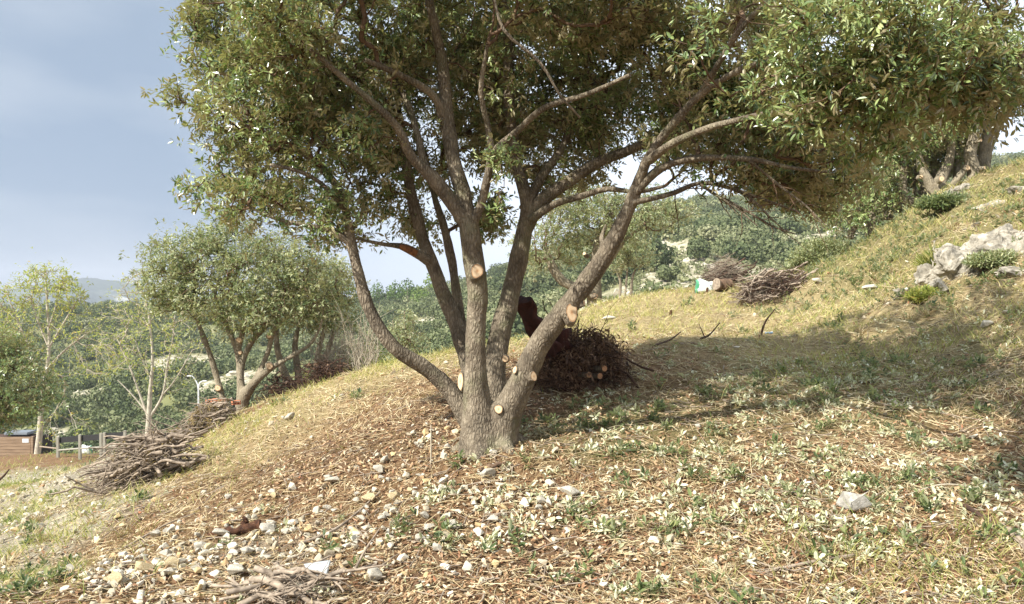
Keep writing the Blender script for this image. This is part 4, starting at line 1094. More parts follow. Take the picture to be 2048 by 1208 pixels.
# ------------------------------------------------------------------ ground cover
def clip_pts(n, y0=2.7, y1=24, umin=-.74, umax=.74, rs=R):
    u = rs.uniform(umin, umax, n); y = y0 * (y1 / y0) ** rs.rand(n)
    return u * y, y
def litter():
    rs = np.random.RandomState(9)
    # dead leaves lying flat
    x, y = clip_pts(165000, 2.7, 21, rs=rs)
    g, s, r, m = zone(x, y)
    pr = .55 + .45 * m - .35 * s - .55 * r + .3 * (fbm(x * 1.3, y * 1.3, 8) - .5) * 2
    ok = rs.rand(len(x)) < pr; x, y = x[ok], y[ok]; n = len(x)
    P0 = np.stack([x, y, H(x, y) + rs.uniform(0, .022, n)], -1); N = Hn(x, y)
    nm = norm(N + .42 * randdir(n, rs)); d = norm(np.cross(nm, randdir(n, rs)))
    V, Fq = leaves_geo(P0, d, nm, rs.uniform(.014, .040, n) * (1 + .04 * y), .42, .35, rs.uniform(-.5, .6, (n, 1)))
    o = build('leaf_litter', [(V, Fq)], M['dead_leaf'], rnd=np.repeat(rs.rand(n), 2)); tag(o, 'brown dead leaves strewn over the slope', kind='stuff')
    # pale felted undersides of the clippings, in small rosettes
    dd = lambda x, y, cx, cy, sx, sy: np.exp(-((x - cx) / sx) ** 2 - ((y - cy) / sy) ** 2)
    def clusters(nc, prob, kmin, kmax, rad, y0=2.7, y1=14):
        x, y = clip_pts(nc, y0, y1, rs=rs)
        ok = rs.rand(nc) < prob(x, y); x, y = x[ok], y[ok]
        k = rs.randint(kmin, kmax, len(x)); rr = rad * rs.uniform(.5, 1.3, len(x))
        cx, cy, cr = np.repeat(x, k), np.repeat(y, k), np.repeat(rr, k)
        return cx + rs.normal(size=len(cx)) * cr, cy + rs.normal(size=len(cx)) * cr * .8
    def pp(x, y):
        pr = .015 + .95 * np.clip(1.1 * dd(x, y, 2.6, 7.2, 2.3, 2.2) + .55 * dd(x, y, 1.2, 5.3, 1.5, .9) + .7 * dd(x, y, 2.6, 5.0, 1.2, .9) + .5 * dd(x, y, .3, 5.4, .7, .4), 0, 1) + .05 * dd(x, y, -1, 5, 1.6, .7)
        return pr * (.25 + 1.0 * sstep(.38, .6, fbm(x * 1.2, y * 1.2, 15)))
    x, y = clusters(2800, pp, 3, 9, .04)
    x2, y2 = clip_pts(8000, 2.7, 14, rs=rs); ok = rs.rand(8000) < .14 * pp(x2, y2)
    x = np.r_[x, x2[ok]]; y = np.r_[y, y2[ok]]; n = len(x)
    P0 = np.stack([x, y, H(x, y) + .018], -1); N = Hn(x, y)
    V, Fq = sprigs(P0, norm(N * .7 + randdir(n, rs)), 5, rs.uniform(.032, .056, n), .07, rs, droop=.2, wr=.42)
    o = build('pale_clippings', [(V, Fq)], M['pale_leaf'], rnd=np.repeat(rs.rand(n * 5), 2)); tag(o, 'oak clippings showing pale leaf undersides', kind='stuff')
    # green weeds and clippings
    def pg(x, y):
        g, s, r, m = zone(x, y)
        return np.clip((.55 + .6 * sstep(9, 12, y)) * g * (.15 + sstep(.44, .58, fbm(x * 1.4, y * 1.4, 25))) + .10 * sstep(.5, .62, fbm(x * 2.2, y * 2.2, 26)), 0, 1)
    x, y = clusters(3000, pg, 2, 9, .05, 2.7, 20)
    xb, yb = clip_pts(16000, 8.5, 19, .30, .72, rs=rs); okb = rs.rand(len(xb)) < .38 * sstep(.44, .62, fbm(xb * 1.1, yb * 1.1, 52)) * sstep(3.6, 5.6, xb); x = np.r_[x, xb[okb]]; y = np.r_[y, yb[okb]]
    n = len(x)
    P0 = np.stack([x, y, H(x, y) + .01 + .05 * rs.rand(n)], -1)
    V, Fq = sprigs(P0, norm(np.array([0, 0, .9]) + .6 * randdir(n, rs)), 8, rs.uniform(.032, .058, n) * (1 + .025 * y), .08, rs, droop=.1, wr=.42)
    o = build('weeds', [(V, Fq)], M['weed'], rnd=np.repeat(rs.rand(n * 8), 2)); tag(o, 'low green weeds and oak clippings in patches', kind='stuff')
    # dry straw lying in mats
    x, y = clip_pts(150000, 2.7, 26, rs=rs)
    g, s, r, m = zone(x, y)
    pr = .55 + .6 * s - .3 * m - .35 * r + .5 * (fbm(x * 1.1, y * 1.1, 44) - .5) * 2
    ok = rs.rand(len(x)) < pr; x, y = x[ok], y[ok]; n = len(x)
    N = Hn(x, y); th = fbm(x * .8, y * .8, 61, 2) * 9 + rs.normal(size=n) * .75
    t = np.stack([np.cos(th), np.sin(th), np.zeros(n)], -1); t = norm(t - (t * N).sum(1, keepdims=True) * N + N * rs.uniform(-.04, .22, (n, 1)))
    sd = norm(np.cross(t, norm(N + .7 * randdir(n, rs)))); L = rs.uniform(.04, .17, (n, 1)) * (1 + .035 * y[:, None]); wd = rs.uniform(.0008, .0016, (n, 1)) * (1 + .09 * y[:, None])
    P0 = np.stack([x, y, H(x, y) + rs.uniform(.003, .03, n)], -1); bend = np.cross(t, sd) * L * rs.uniform(-.15, .25, (n, 1)) + sd * L * rs.uniform(-.2, .2, (n, 1))
    V = np.stack([P0 - sd * wd, P0 + sd * wd, P0 + t * L * .5 + bend * .8 + sd * wd, P0 + t * L * .5 + bend * .8 - sd * wd, P0 + t * L + sd * wd * .4, P0 + t * L - sd * wd * .4], 1).reshape(-1, 3)
    o_ = np.arange(n)[:, None] * 6
    Fq = np.stack([o_ + np.array([[0, 1, 2, 3]]), o_ + np.array([[3, 2, 4, 5]])], 1).reshape(-1, 4)
    o = build('dry_straw', [(V, Fq)], M['straw'], rnd=np.repeat(rs.rand(n), 2)); tag(o, 'matted dry straw and cut grass', kind='stuff')
    # standing grass: edge of the slope, bank and path side
    x, y = clip_pts(165000, 3.2, 34, rs=rs)
    d = lambda cx, cy, sx, sy: np.exp(-((x - cx) / sx) ** 2 - ((y - cy) / sy) ** 2)
    up = np.clip(1.0 * d(-2.6, 10.6, 2.2, 1.0) + .8 * d(7.6, 11.5, 3.2, 2.4) + .9 * d(4.5, 17, 4, 3) + .8 * d(-5.2, 8, 1.6, 2.2) + 1.0 * d(-9.5, 17, 5, 4.5) + .9 * d(9.5, 14, 3, 3.5) + .5 * d(5.5, 12, 2.5, 3) + .6 * d(-3.6, 5.4, .8, 1.2) + .5 * d(4.6, 8.0, 1.8, 1.3) + .8 * d(2, 14.5, 2, 2) + .6 * d(-14, 26, 5, 5) + .7 * d(-6.3, 8.2, 1, .7) + .35 * d(2.2, 4.0, .8, .5) + .8 * d(-1, 11.5, 1.8, 1), 0, 1)
    ok = rs.rand(len(x)) < up * sstep(.3, .6, fbm(x * 1.6, y * 1.6, 91)); x, y = x[ok], y[ok]; n = len(x)
    P0 = np.stack([x, y, H(x, y) - .005], -1)
    t = norm(np.array([0, 0, 1.0]) + .55 * randdir(n, rs)); L = rs.uniform(.04, .12, (n, 1)) * (1 + .03 * y[:, None]); sd = norm(np.cross(t, randdir(n, rs))); wd = .0014 * (1 + .16 * y[:, None])
    bd = norm(t * [1, 1, 0] + 1e-3) * L * .35
    V = np.stack([P0 - sd * wd, P0 + sd * wd, P0 + t * L * .55 + bd * .3 + sd * wd * .8, P0 + t * L * .55 + bd * .3 - sd * wd * .8, P0 + t * L + bd + sd * wd * .2, P0 + t * L + bd - sd * wd * .2], 1).reshape(-1, 3)
    o_ = np.arange(n)[:, None] * 6
    Fq = np.stack([o_ + np.array([[0, 1, 2, 3]]), o_ + np.array([[3, 2, 4, 5]])], 1).reshape(-1, 4)
    g, s, r, m = zone(x, y)
    rn = np.clip(rs.rand(n) * .75 + .22 - .2 * g + .18 * s + .22 * sstep(4, 7, x), 0, 1)
    o = build('grass', [(V, Fq)], M['grass'], rnd=np.repeat(rn, 2)); tag(o, 'short yellow-green grass along the path, slope edge and bank', kind='stuff')
    # dry tufts
    cx, cy = clip_pts(900, 3.2, 14, -.72, .72, rs=rs)
    gd = lambda a, b, sa, sb: np.exp(-((cx - a) / sa) ** 2 - ((cy - b) / sb) ** 2)
    pr = np.clip(.9 * gd(6.4, 10.2, 1.5, 1.3) + .6 * gd(7.5, 12.5, 1.5, 1.5) + .25 * gd(1.5, 4.0, .6, .3) + .5 * gd(4.5, 8.5, 1.2, 1.0) + .5 * gd(-3.9, 6.2, .7, 1.4), 0, 1)
    ok = rs.rand(900) < pr; cx, cy = cx[ok], cy[ok]; k = 55
    X = np.repeat(cx, k) + rs.normal(size=len(cx) * k) * .025; Yy = np.repeat(cy, k) + rs.normal(size=len(cx) * k) * .025; n = len(X)
    P0 = np.stack([X, Yy, H(X, Yy) - .005], -1); tt = norm(np.array([0, 0, 1.0]) + rs.normal(size=(n, 3)) * [.95, .9, .1]); L = rs.uniform(.04, .13, n) * np.repeat(rs.uniform(.6, 1.3, len(cx)), k) * (.75 + .04 * Yy)
    V, Fq = leaves_geo(P0, tt, randdir(n, rs), L, .02, .2, rs.uniform(0, .35, (n, 1)))
    o = build('dry_grass_tufts', [(V, Fq)], M['straw'], rnd=np.repeat(rs.rand(n), 2)); tag(o, 'dry tufts of grey-beige grass by the outcrop and in the lower corner', kind='stuff')
    # fine twigs
    x, y = clip_pts(2300, 2.8, 15, rs=rs); parts = []
    z = H(x, y)
    for i in range(len(x)):
        a = rs.uniform(0, 6.28); L = rs.uniform(.06, .32); k = 5; tt = np.linspace(-.5, .5, k)
        px_ = x[i] + math.cos(a) * L * tt + rs.normal(size=k) * .008; py_ = y[i] + math.sin(a) * L * tt + rs.normal(size=k) * .008
        pz = H(px_, py_) + .012 + rs.rand() * .02 + rs.normal(size=k) * .004
        parts += tube(np.stack([px_, py_, pz], -1), np.linspace(.004, .0018, k) * rs.uniform(.7, 1.5), 4, cap=False)
    o = build('fallen_twigs', parts, M['dead_twig'], smooth=True); tag(o, 'thin fallen twigs scattered over the litter', kind='stuff')

M['dead_leaf'] = leaf_mat('dead_leaf', [(76, 52, 37), (120, 88, 62), (150, 116, 84), (180, 153, 117), (210, 194, 163), (152, 100, 68)], None, .7, .1, .3)
M['pale_leaf'] = leaf_mat('pale_leaf_underside', [(140, 142, 102), (180, 180, 144), (206, 204, 174), (222, 220, 200)], None, .6, .15, .3)
M['weed'] = leaf_mat('weed_leaf', [(58, 72, 42), (82, 98, 56), (108, 120, 72), (146, 148, 98)], (150, 154, 120), .5, .25, .4)
M['straw'] = leaf_mat('straw', [(122, 96, 70), (168, 145, 108), (196, 178, 138), (220, 206, 172)], None, .7, .2, .3)
M['grass'] = leaf_mat('grass_blade', [(96, 118, 52), (134, 144, 74), (168, 166, 98), (204, 190, 134)], None, .6, .3, .3)

# ------------------------------------------------------------------ stones
def rock_mat(name, a, b_, c, scale=9):
    m, n, b = newmat(name)
    s = noise_node(n, scale, 8, .65); s2 = noise_node(n, scale * 5, 6, .7)
    r = ramp(n, [(.3, lin(*a)), (.5, lin(*b_)), (.7, lin(*c))], s.outputs['Fac'])
    r2 = ramp(n, [(.35, (.45, .43, .4, 1)), (.55, (1, 1, 1, 1))], s2.outputs['Fac'])
    n.links.new(mix(n, r.outputs[0], r2.outputs[0], .6, 'MULTIPLY'), b.inputs['Base Color'])
    b.inputs['Roughness'].default_value = .95; b.inputs['Specular IOR Level'].default_value = .2
    bp = n.nodes.new("ShaderNodeBump"); bp.inputs['Strength'].default_value = .6; bp.inputs['Distance'].default_value = .01
    n.links.new(s2.outputs['Fac'], bp.inputs['Height']); n.links.new(bp.outputs[0], b.inputs['Normal'])
    return m
M['lime'] = rock_mat('white_limestone', (150, 142, 124), (194, 187, 170), (214, 209, 197))
M['ochre'] = rock_mat('ochre_limestone', (156, 134, 98), (192, 174, 136), (212, 200, 170))
M['outcrop'] = rock_mat('weathered_limestone', (96, 92, 82), (158, 151, 136), (204, 197, 182), 6)

def hull(rs, n=16, flat=.6, sub=0, rough=.0, irregular=1.0):
    bm = bmesh.new()
    p = randdir(n, rs) * rs.uniform(.75, 1.1, (n, 1)) * np.array([1, rs.uniform(.65, 1), flat])
    for v in p: bm.verts.new(tuple(v))
    r = bmesh.ops.convex_hull(bm, input=bm.verts)
    bmesh.ops.delete(bm, geom=[g for g in r['geom_interior'] if isinstance(g, bmesh.types.BMVert)], context='VERTS')
    bmesh.ops.bevel(bm, geom=list(bm.edges), offset=.05, segments=1, affect='EDGES')
    if sub:
        bmesh.ops.triangulate(bm, faces=bm.faces)
        bmesh.ops.subdivide_edges(bm, edges=bm.edges, cuts=sub, use_grid_fill=True)
        sd = rs.rand() * 50
        for v in bm.verts:
            q = v.co * 2.2 + Vector((sd, sd, sd)); a = mnoise.noise(q) * .6 + mnoise.noise(q * 2.7) * .35 + mnoise.noise(q * 7) * .15
            v.co += v.co.normalized() * a * rough
    bmesh.ops.triangulate(bm, faces=bm.faces)
    bm.verts.index_update()
    V = np.array([v.co[:] for v in bm.verts]); Fq = np.array([[v.index for v in f.verts] for f in bm.faces]); bm.free()
    return V, Fq
def rotm(rs, tilt=.5):
    from mathutils import Euler
    return np.array(Euler((rs.normal() * tilt, rs.normal() * tilt, rs.uniform(0, 6.28))).to_matrix())

def stones():
    rs = np.random.RandomState(13)
    hs = [hull(rs, 12, rs.uniform(.45, .8)) for _ in range(8)]
    # countless chips: one object
    x, y = clip_pts(30000, 2.8, 26, rs=rs)
    d = lambda cx, cy, sx, sy: np.exp(-((x - cx) / sx) ** 2 - ((y - cy) / sy) ** 2)
    pr = .02 + .85 * d(-1.6, 4.95, 1.6, .6) + .25 * d(.2, 4.9, 1.0, .6) + .35 * d(-.6, 5.2, .8, .5) + 1.1 * d(-5.6, 9, 1.6, 4) + 1.2 * d(-11, 20, 5, 6) + .8 * d(6.0, 10, 1.1, .8) + .3 * d(-.6, 6.4, .8, .6) + .2 * d(7, 10, 1.5, 1.5) + .5 * d(-3, 4.6, 1, .5)
    pr *= sstep(.3, .6, fbm(x * 1.8, y * 1.8, 71))
    ok = rs.rand(len(x)) < pr; x, y = x[ok], y[ok]; z = H(x, y)
    parts, rn = [], []
    for i in range(len(x)):
        v, f = hs[rs.randint(8)]; s = min(.034, rs.lognormal(-4.15, .55)) * (1 + .06 * y[i])
        parts.append(((v @ rotm(rs).T) * s + [x[i], y[i], z[i] + s * .35 + .008], f)); rn.append(np.full(len(f), rs.rand()))
    o = build('gravel', parts, M['chips'], rnd=np.concatenate(rn)); tag(o, 'small pale limestone chips strewn over path and slope', kind='stuff')
    # single stones (px, py guess of distance, size in photo px, kind)
    protos = []
    for q in range(9):
        v, f = hull(rs, 13, rs.uniform(.5, .8), sub=1, rough=.05)
        me = mesh_from('limestone', [(v, f)]); me.materials.append(M['lime'] if q else M['ochre']); protos.append(me)
    named = [
     (903,1047,17,13,'bright white stone in the bare litter straight below the tree, largest in that patch',0),
     (1140,985,22,12,'flat greyish-white stone half hidden by clippings right of the tree base',1),
     (975,945,22,15,'jagged white stone among green leaves just below the tree trunk',1),
     (885,978,14,11,'white stone leaning at the end of a root left of the trunk foot',0),
     (840,1078,15,10,'white stone partly covered by clippings below the root',0),
     (872,1095,14,10,'tilted white stone beside the narrow stick below the tree',0),
     (1082,1000,12,9,'upright white stone below the tree, left of the flat greyish one',0),
     (985,1040,12,8,'white stone beside a yellowish root fragment',0),
     (1078,1018,10,8,'white stone touching the upright stone below it',0),
     (745,1148,22,15,'grey-white slab stone beside the broken tile',0),
     (790,992,18,9,'ochre flat stone on the slope left of the trunk',2),(735,998,20,9,'ochre stone farther left on the slope, lying flat',2),
     (580,830,15,11,'white stone pair member by the slope edge, upright one',0),(566,832,6,9,'small white stone touching the upright one on the slope edge',0),
     (665,965,18,8,'long white stone beside green clippings on the left slope',0),(655,958,12,8,'white stone next to the long one on the left slope',0),
     (545,985,11,8,'single white stone above the straw patch on the left slope',0),(770,920,12,9,'white stone on the mulch left of the tree',0),(758,938,14,9,'second white stone on the mulch, lower than its neighbour',0),
     (312,1072,16,10,'white stone at the left end of the rubble strip',0),(398,1092,20,11,'bluish-white stone beside the rusty log',1),(330,1108,18,12,'large cream stone below the rubble strip',0),
     (470,1140,26,14,'cream boulder above the cut branches in the bottom left',0),(440,1070,26,10,'broad pale stone behind the rusty log',0),(530,1062,22,8,'cream stone right behind the rusty log',0),
     (290,1140,30,9,'ochre slab in the bottom left rubble',2),(340,1128,20,12,'ochre-white stone beside the slab',2),(225,1165,26,8,'long ochre slab at the lower left beside the green weeds',2),
     (490,1105,16,9,'white stone below the rusty log',0),(560,1190,14,9,'stone between the cut branches at the bottom',0),
     (75,1030,12,6,'grey-white stone on the path edge',0),(55,1032,12,6,'grey-white stone beside its twin on the path edge',0),
     (1740,578,18,8,'flat pale stone on the terrace below the bank',0),(1635,563,12,7,'white stone right of the woodpile on the terrace',0),(1973,648,13,9,'white stone in dry grass under the rock outcrop',0),(1840,592,10,8,'small white stone in the grass by the outcrop',0),
     (1215,638,16,7,'grey stone at the shade edge behind the leaf heap',0),(1395,855,8,6,'small stone in the shaded clippings',0),
    ]
    seen = 0
    for (px, py, rx, rz, lab, kd_) in named:
        Y = gp(px, py + rz); s = rx / F * Y
        me = protos[(3, 0, 4)[kd_] if kd_ == 2 else rs.choice([1, 2, 3, 5, 6, 7])] if kd_ != 2 else protos[0]
        o = bpy.data.objects.new('limestone_rock', me); COL.objects.link(o)
        s *= 1.12 if rx < 15 else 1.0
        o.location = tuple(G(px, Y, s * .42 + .012)); o.scale = (s * 1.05, s * .85, s * max(.7, min(1.15, 1.6 * rz / rx)))
        o.rotation_euler = (rs.normal() * .1, rs.normal() * .1, rs.uniform(-.5, .5) + (3.14 if rs.rand() < .5 else 0))
        tag(o, lab, 'stone', 'loose limestone stones')
    # a few dozen look-alike stones of the rubble strip
    k = 0
    while k < 110:
        px = rs.uniform(330, 900) if k % 3 else rs.uniform(80, 420); py = 985 + (900 - px) * .19 + rs.normal() * 40
        if px < 330: py = rs.uniform(1090, 1190)
        if py > 1200: continue
        Y = gp(px, py); s = rs.uniform(.020, .048)
        o = bpy.data.objects.new('limestone_rock', protos[rs.randint(9)]); COL.objects.link(o)
        o.location = tuple(G(px, Y, s * .4 + .01)); o.scale = (s, s * rs.uniform(.6, 1), s * rs.uniform(.7, 1.1)); o.rotation_euler = (rs.normal() * .3, rs.normal() * .3, rs.uniform(0, 6.28))
        wh = 'ochre' if o.data in (protos[0],) else 'white'
        zn = ('at the lower left below the brush piles' if px < 330 else 'around the rusty log' if px < 520 else 'above the broken tile' if px < 690 else 'on the slope left of the trunk foot')
        tag(o, 'fist-sized %s stone %s' % (wh, zn), 'stone', 'fist-sized %s stones %s' % (wh, zn)); k += 1
    # the split grey rock at the lower right
    v, f = hull(np.random.RandomState(77), 11, .5, sub=2, rough=.05)
    Y = gp(1712, 1022); c = G(1712, Y, .045); s = 40 / F * Y
    o = build('split_rock', [((v * [s * 1.1, s * .8, s * 1.45]) + c, f)], M['outcrop_light'], origin=c)
    tag(o, 'angular pale grey split rock lying in straw at the lower right', 'rock')
    # outcrop on the bank
    spec = [(1905,520,9.9,52,36,'broad pale slab in the middle of the rock outcrop'),(1985,505,9.9,56,34,'bulging block right of the middle slab in the outcrop'),(1915,475,10.3,44,24,'upper ledge of the rock outcrop'),(2012,465,10.2,52,26,'upper right block of the outcrop with dry grass above'),
            (1850,505,10.1,34,28,'left shoulder of the rock outcrop, partly under scrub'),(1885,552,9.6,44,18,'low overhanging stone at the bottom left of the outcrop'),(1960,550,9.6,36,20,'stone beside the dark hollow of the outcrop'),(2030,582,9.0,46,18,'long pale stone at the right edge below the outcrop'),
            (2045,525,9.5,38,28,'dark-shadowed block at the right edge of the outcrop'),(1812,528,10.2,24,14,'small grey stone left of the outcrop in grass'),(1925,385,14.0,38,18,'pale rock at the foot of the forked oak on the bank'),(1898,396,14.1,18,11,'smaller rock beside the pale one under the forked oak'),
            (1985,432,12,34,14,'low rock in the dry grass above the outcrop'),(2040,405,12.2,28,13,'low rock at the right edge near the top of the bank'),(1870,455,11.2,22,12,'small ledge stone above the left shoulder of the outcrop'),(1945,448,11.4,26,12,'weathered stone between the upper ledge and the dry grass')]
    for (px, py, Y, rx, rz, lab) in spec:
        v, f = hull(rs, 15, .85, sub=5, rough=.34)
        c = P(px, py, Y); gz = G(px, Y)[2]; c[2] = min(max(c[2], gz - rz / F * Y * .1), gz + rz / F * Y * .4)
        s = rx / F * Y
        o = build('outcrop_rock', [((v @ rotm(rs, .15).T) * [s * 1.15, s * .9, rz / F * Y * 1.45] + c, f)], M['outcrop'], origin=c); tag(o, lab, 'rock', 'rocks of the bank outcrop')
M['outcrop_light'] = rock_mat('pale_grey_rock', (128, 124, 114), (168, 164, 154), (196, 192, 182), 9)
mch, n_, b_ = newmat('limestone_chips')
_r = ramp(n_, [(0, lin(150, 138, 114)), (.35, lin(186, 176, 154)), (.7, lin(208, 202, 186)), (.85, lin(196, 174, 128)), (1, lin(150, 116, 84))], attr(n_))
n_.links.new(_r.outputs[0], b_.inputs['Base Color']); b_.inputs['Roughness'].default_value = .95
M['chips'] = mch
stones()

# ------------------------------------------------------------------ heaps of branches
def stick(rs, a, d, L, r0, wob=.09, taper=.35, k=9, sides=7, fork=True, rough_end=True):
    t = np.linspace(0, 1, k)[:, None]; ph = rs.rand(3) * 6
    p = a + d * L * t + np.sin(ph + t * rs.uniform(3, 7)) * wob * L * t * (1 - t) * 3 + rs.normal(size=(k, 3)) * r0 * .5
    parts = tube(p, r0 * (1 - (1 - taper) * t[:, 0]) * (1 + .1 * rs.normal(size=k)), sides)
    if fork:
        for _ in range(rs.randint(1, 3)):
            j = rs.randint(k // 3, k - 2); d2 = norm((d + rs.normal(size=3) * .5)[None])[0]; L2 = L * rs.uniform(.2, .45); t2 = np.linspace(0, 1, 6)[:, None]
            q = p[j] + d2 * L2 * t2 + np.sin(ph + t2 * 5) * .05 * L2 * t2
            parts += tube(q, r0 * np.linspace(.55, .2, 6), 5)
    return parts
def heap(name, lab, cat, cpx, Y, hx, hy, hz, nb, r0, L0, nt, mat, tmat, axis=(-1, 0, 0), spread=.35, seed=1, leaves=None, leafn=0, group=None, butt=True, lift=0):
    rs = np.random.RandomState(seed)
    c = G(cpx, Y); root = empty(name, c); tag(root, lab, cat, group)
    ax = norm(np.array(axis, float)[None])[0]
    def place(L):
        for _ in range(50):
            q = rs.uniform(-1, 1, 3) * [1, 1, .5] + [0, 0, .5]
            if (q[0] ** 2 + q[1] ** 2 + (q[2] * .95) ** 2) < 1: break
        x, y = c[0] + q[0] * hx, c[1] + q[1] * hy
        gz = float(H(np.array([x]), np.array([y]))[0])
        d = norm((ax + rs.normal(size=3) * spread * [.7, .9, .4])[None])[0]
        # follow the ground
        e = .3; sx = (float(H(np.array([x + d[0] * e]), np.array([y + d[1] * e]))[0]) - gz) / e
        d = norm(np.array([d[0], d[1], d[2] * .8 + sx * (1 - q[2] * .5) - .12 * q[2] * np.sign(q[0] * ax[0] + 1e-6) * 1.0])[None])[0]
        return np.array([x, y, gz + .03 + lift + max(q[2], 0) * hz]) - d * L * .5, d
    lump = rs.rand(3) * 9
    for i in range(nb):
        L = L0 * rs.uniform(.55, 1.15); a, d = place(L)
        r = r0 * rs.uniform(.45, 1.2)
        b = build('branch', stick(rs, a, d, L, r), mat, root, smooth=True)
    parts = []
    for i in range(nt):
        L = L0 * rs.uniform(.25, .8); a, d = place(L)
        parts += stick(rs, a, norm((d + rs.normal(size=3) * .25)[None])[0], L, r0 * rs.uniform(.12, .32), k=6, sides=4)
    tw = build('brushwood', parts, tmat, root, smooth=True); tw['kind'] = 'stuff'
    if leaves:
        pos = []
        for i in range(leafn):
            a, d = place(.1)
            if mnoise.noise(Vector(((a[0]) * 4, a[1] * 4, a[2] * 4))) < -.12: continue
            pos.append(a + rs.normal(size=3) * .03)
        pos = np.array(pos); leafn = len(pos); V, Fq = sprigs(pos, randdir(leafn, rs), 6, .05 if Y < 10 else .07, .12, rs, droop=.3)
        lf = build('dry_leaves', [(V, Fq)], leaves, root, rnd=np.repeat(rs.rand(leafn * 6), 2)); lf['kind'] = 'stuff'
    return root
M['heap_leaf'] = leaf_mat('heap_dead_leaf', [(56, 40, 31), (90, 64, 48), (124, 94, 72), (160, 130, 102)], (128, 102, 80), .6, .1, .4)
M['heap_leaf2'] = leaf_mat('olive_dry_leaf', [(110, 92, 60), (140, 120, 80), (160, 140, 98), (120, 112, 70)], None, .7, .1, .3)
def heaps():
    heap('brush_pile', 'largest pile of grey cut branches, beside the stony path at the lower left', 'brush pile', 282, gp(275, 968), .46, .40, .50, 86, .022, .85, 240, M['dead_twig'], M['dead_twig'], axis=(-1, -.1, -.02), seed=51, leaves=M['heap_leaf2'], leafn=150, spread=.62)
    heap('brush_pile', 'pile of cut branches just below the bricks, in front of the bushy oak', 'brush pile', 412, 11.4, .28, .35, .36, 52, .016, .6, 220, M['dead_twig'], M['dead_twig'], axis=(-1, -.1, -.12), seed=52, leaves=M['heap_leaf2'], leafn=200, spread=.5)
    heap('brush_pile', 'low tangle of branches above the big pile, with dry olive leaves', 'brush pile', 310, 11.2, .36, .35, .14, 18, .012, .5, 140, M['dead_twig'], M['dead_twig'], axis=(-1, 0, -.15), seed=53, leaves=M['heap_leaf2'], leafn=320, spread=.7)
    heap('brush_pile', 'dark brown twiggy heap under the leafless shrubs on the slope edge', 'brush pile', 640, 12.7, .55, .4, .42, 24, .016, .7, 300, M['dead_dark'], M['dead_dark'], axis=(-1, .2, .1), seed=54, leaves=M['heap_leaf'], leafn=90, spread=.8)
    heap('brush_pile', 'small dark heap of twigs at the foot of the leaning thin oak', 'brush pile', 556, 13.0, .36, .35, .36, 12, .015, .6, 200, M['dead_dark'], M['dead_dark'], axis=(-1, .2, .1), seed=55, leaves=M['heap_leaf'], leafn=50, spread=.8)
    heap('leaf_heap', 'dark heap of brown withered oak branches in the shade behind the right stem', 'brush pile', 1160, 7.7, .50, .42, .54, 34, .011, .78, 260, M['dead_dark'], M['dead_dark'], axis=(-.5, -.6, .5), seed=56, leaves=M['heap_leaf'], leafn=2600, spread=.8)
    heap('wood_pile', 'pile of grey cut branches and logs on the far edge of the terrace', 'brush pile', 1535, gp(1535, 600), .58, .45, .44, 64, .022, .8, 380, M['dead_twig'], M['dead_dark'], axis=(-1, -.2, 0), seed=57, spread=.9)
    heap('brush_pile', 'smaller dark brush pile at the terrace edge behind the white sack', 'brush pile', 1447, gp(1447, 584) + .6, .38, .4, .5, 34, .018, .8, 300, M['dead_dark'], M['dead_twig'], axis=(-1, -.1, -.25), seed=58, spread=.4, lift=.12)
    heap('brush_pile', 'brushwood beside the sawn stem behind the big oak', 'brush pile', 1175, gp(1175, 612), .5, .4, .3, 20, .02, .8, 160, M['dead_dark'], M['dead_dark'], axis=(-1, -.1, .1), seed=59, spread=.6)
    heap('brush_pile', 'spread of cut branches at the bottom edge, lower left of the tree', 'brush pile', 585, 4.08, .26, .12, .09, 13, .0165, .62, 34, M['dead_twig'], M['dead_twig'], axis=(1, .1, 0), seed=60, spread=.6)
    # a few pieces with pale sawn ends in the shaded heap
    rs = np.random.RandomState(4)
    k = 0
    for (px, py, lab) in [(1209, 737, 'short log with a pale sawn end, upper one in the shaded leaf heap'), (1200, 752, 'short log with a pale sawn end, below the upper one in the shaded heap'), (1178, 750, 'small log end showing left of the others in the shaded heap')]:
        a = P(px, py, 7.33); d = norm(np.array([[-.5, 1.0, -.1]]))[0]; t = np.linspace(0, .35, 5)[:, None]
        root = empty('log', a); tag(root, lab, 'log', 'sawn pieces in the leaf heap')
        build('bark', tube(a + d * t, [.03, .03, .029, .028, .027], 10), M['bark'], root, smooth=True)
        th = np.arange(12) / 12 * 6.283; aa = norm(np.cross(d, [0, 0, 1.])[None])[0]; bb = np.cross(d, aa)
        ring = a - d * .002 + .028 * (np.cos(th)[:, None] * aa + np.sin(th)[:, None] * bb)
        build('cut_face', [(np.concatenate([ring, (a - d * .003)[None]]), np.stack([np.arange(12), (np.arange(12) + 1) % 12, np.full(12, 12)], -1))], M['cut'], root)
heaps()

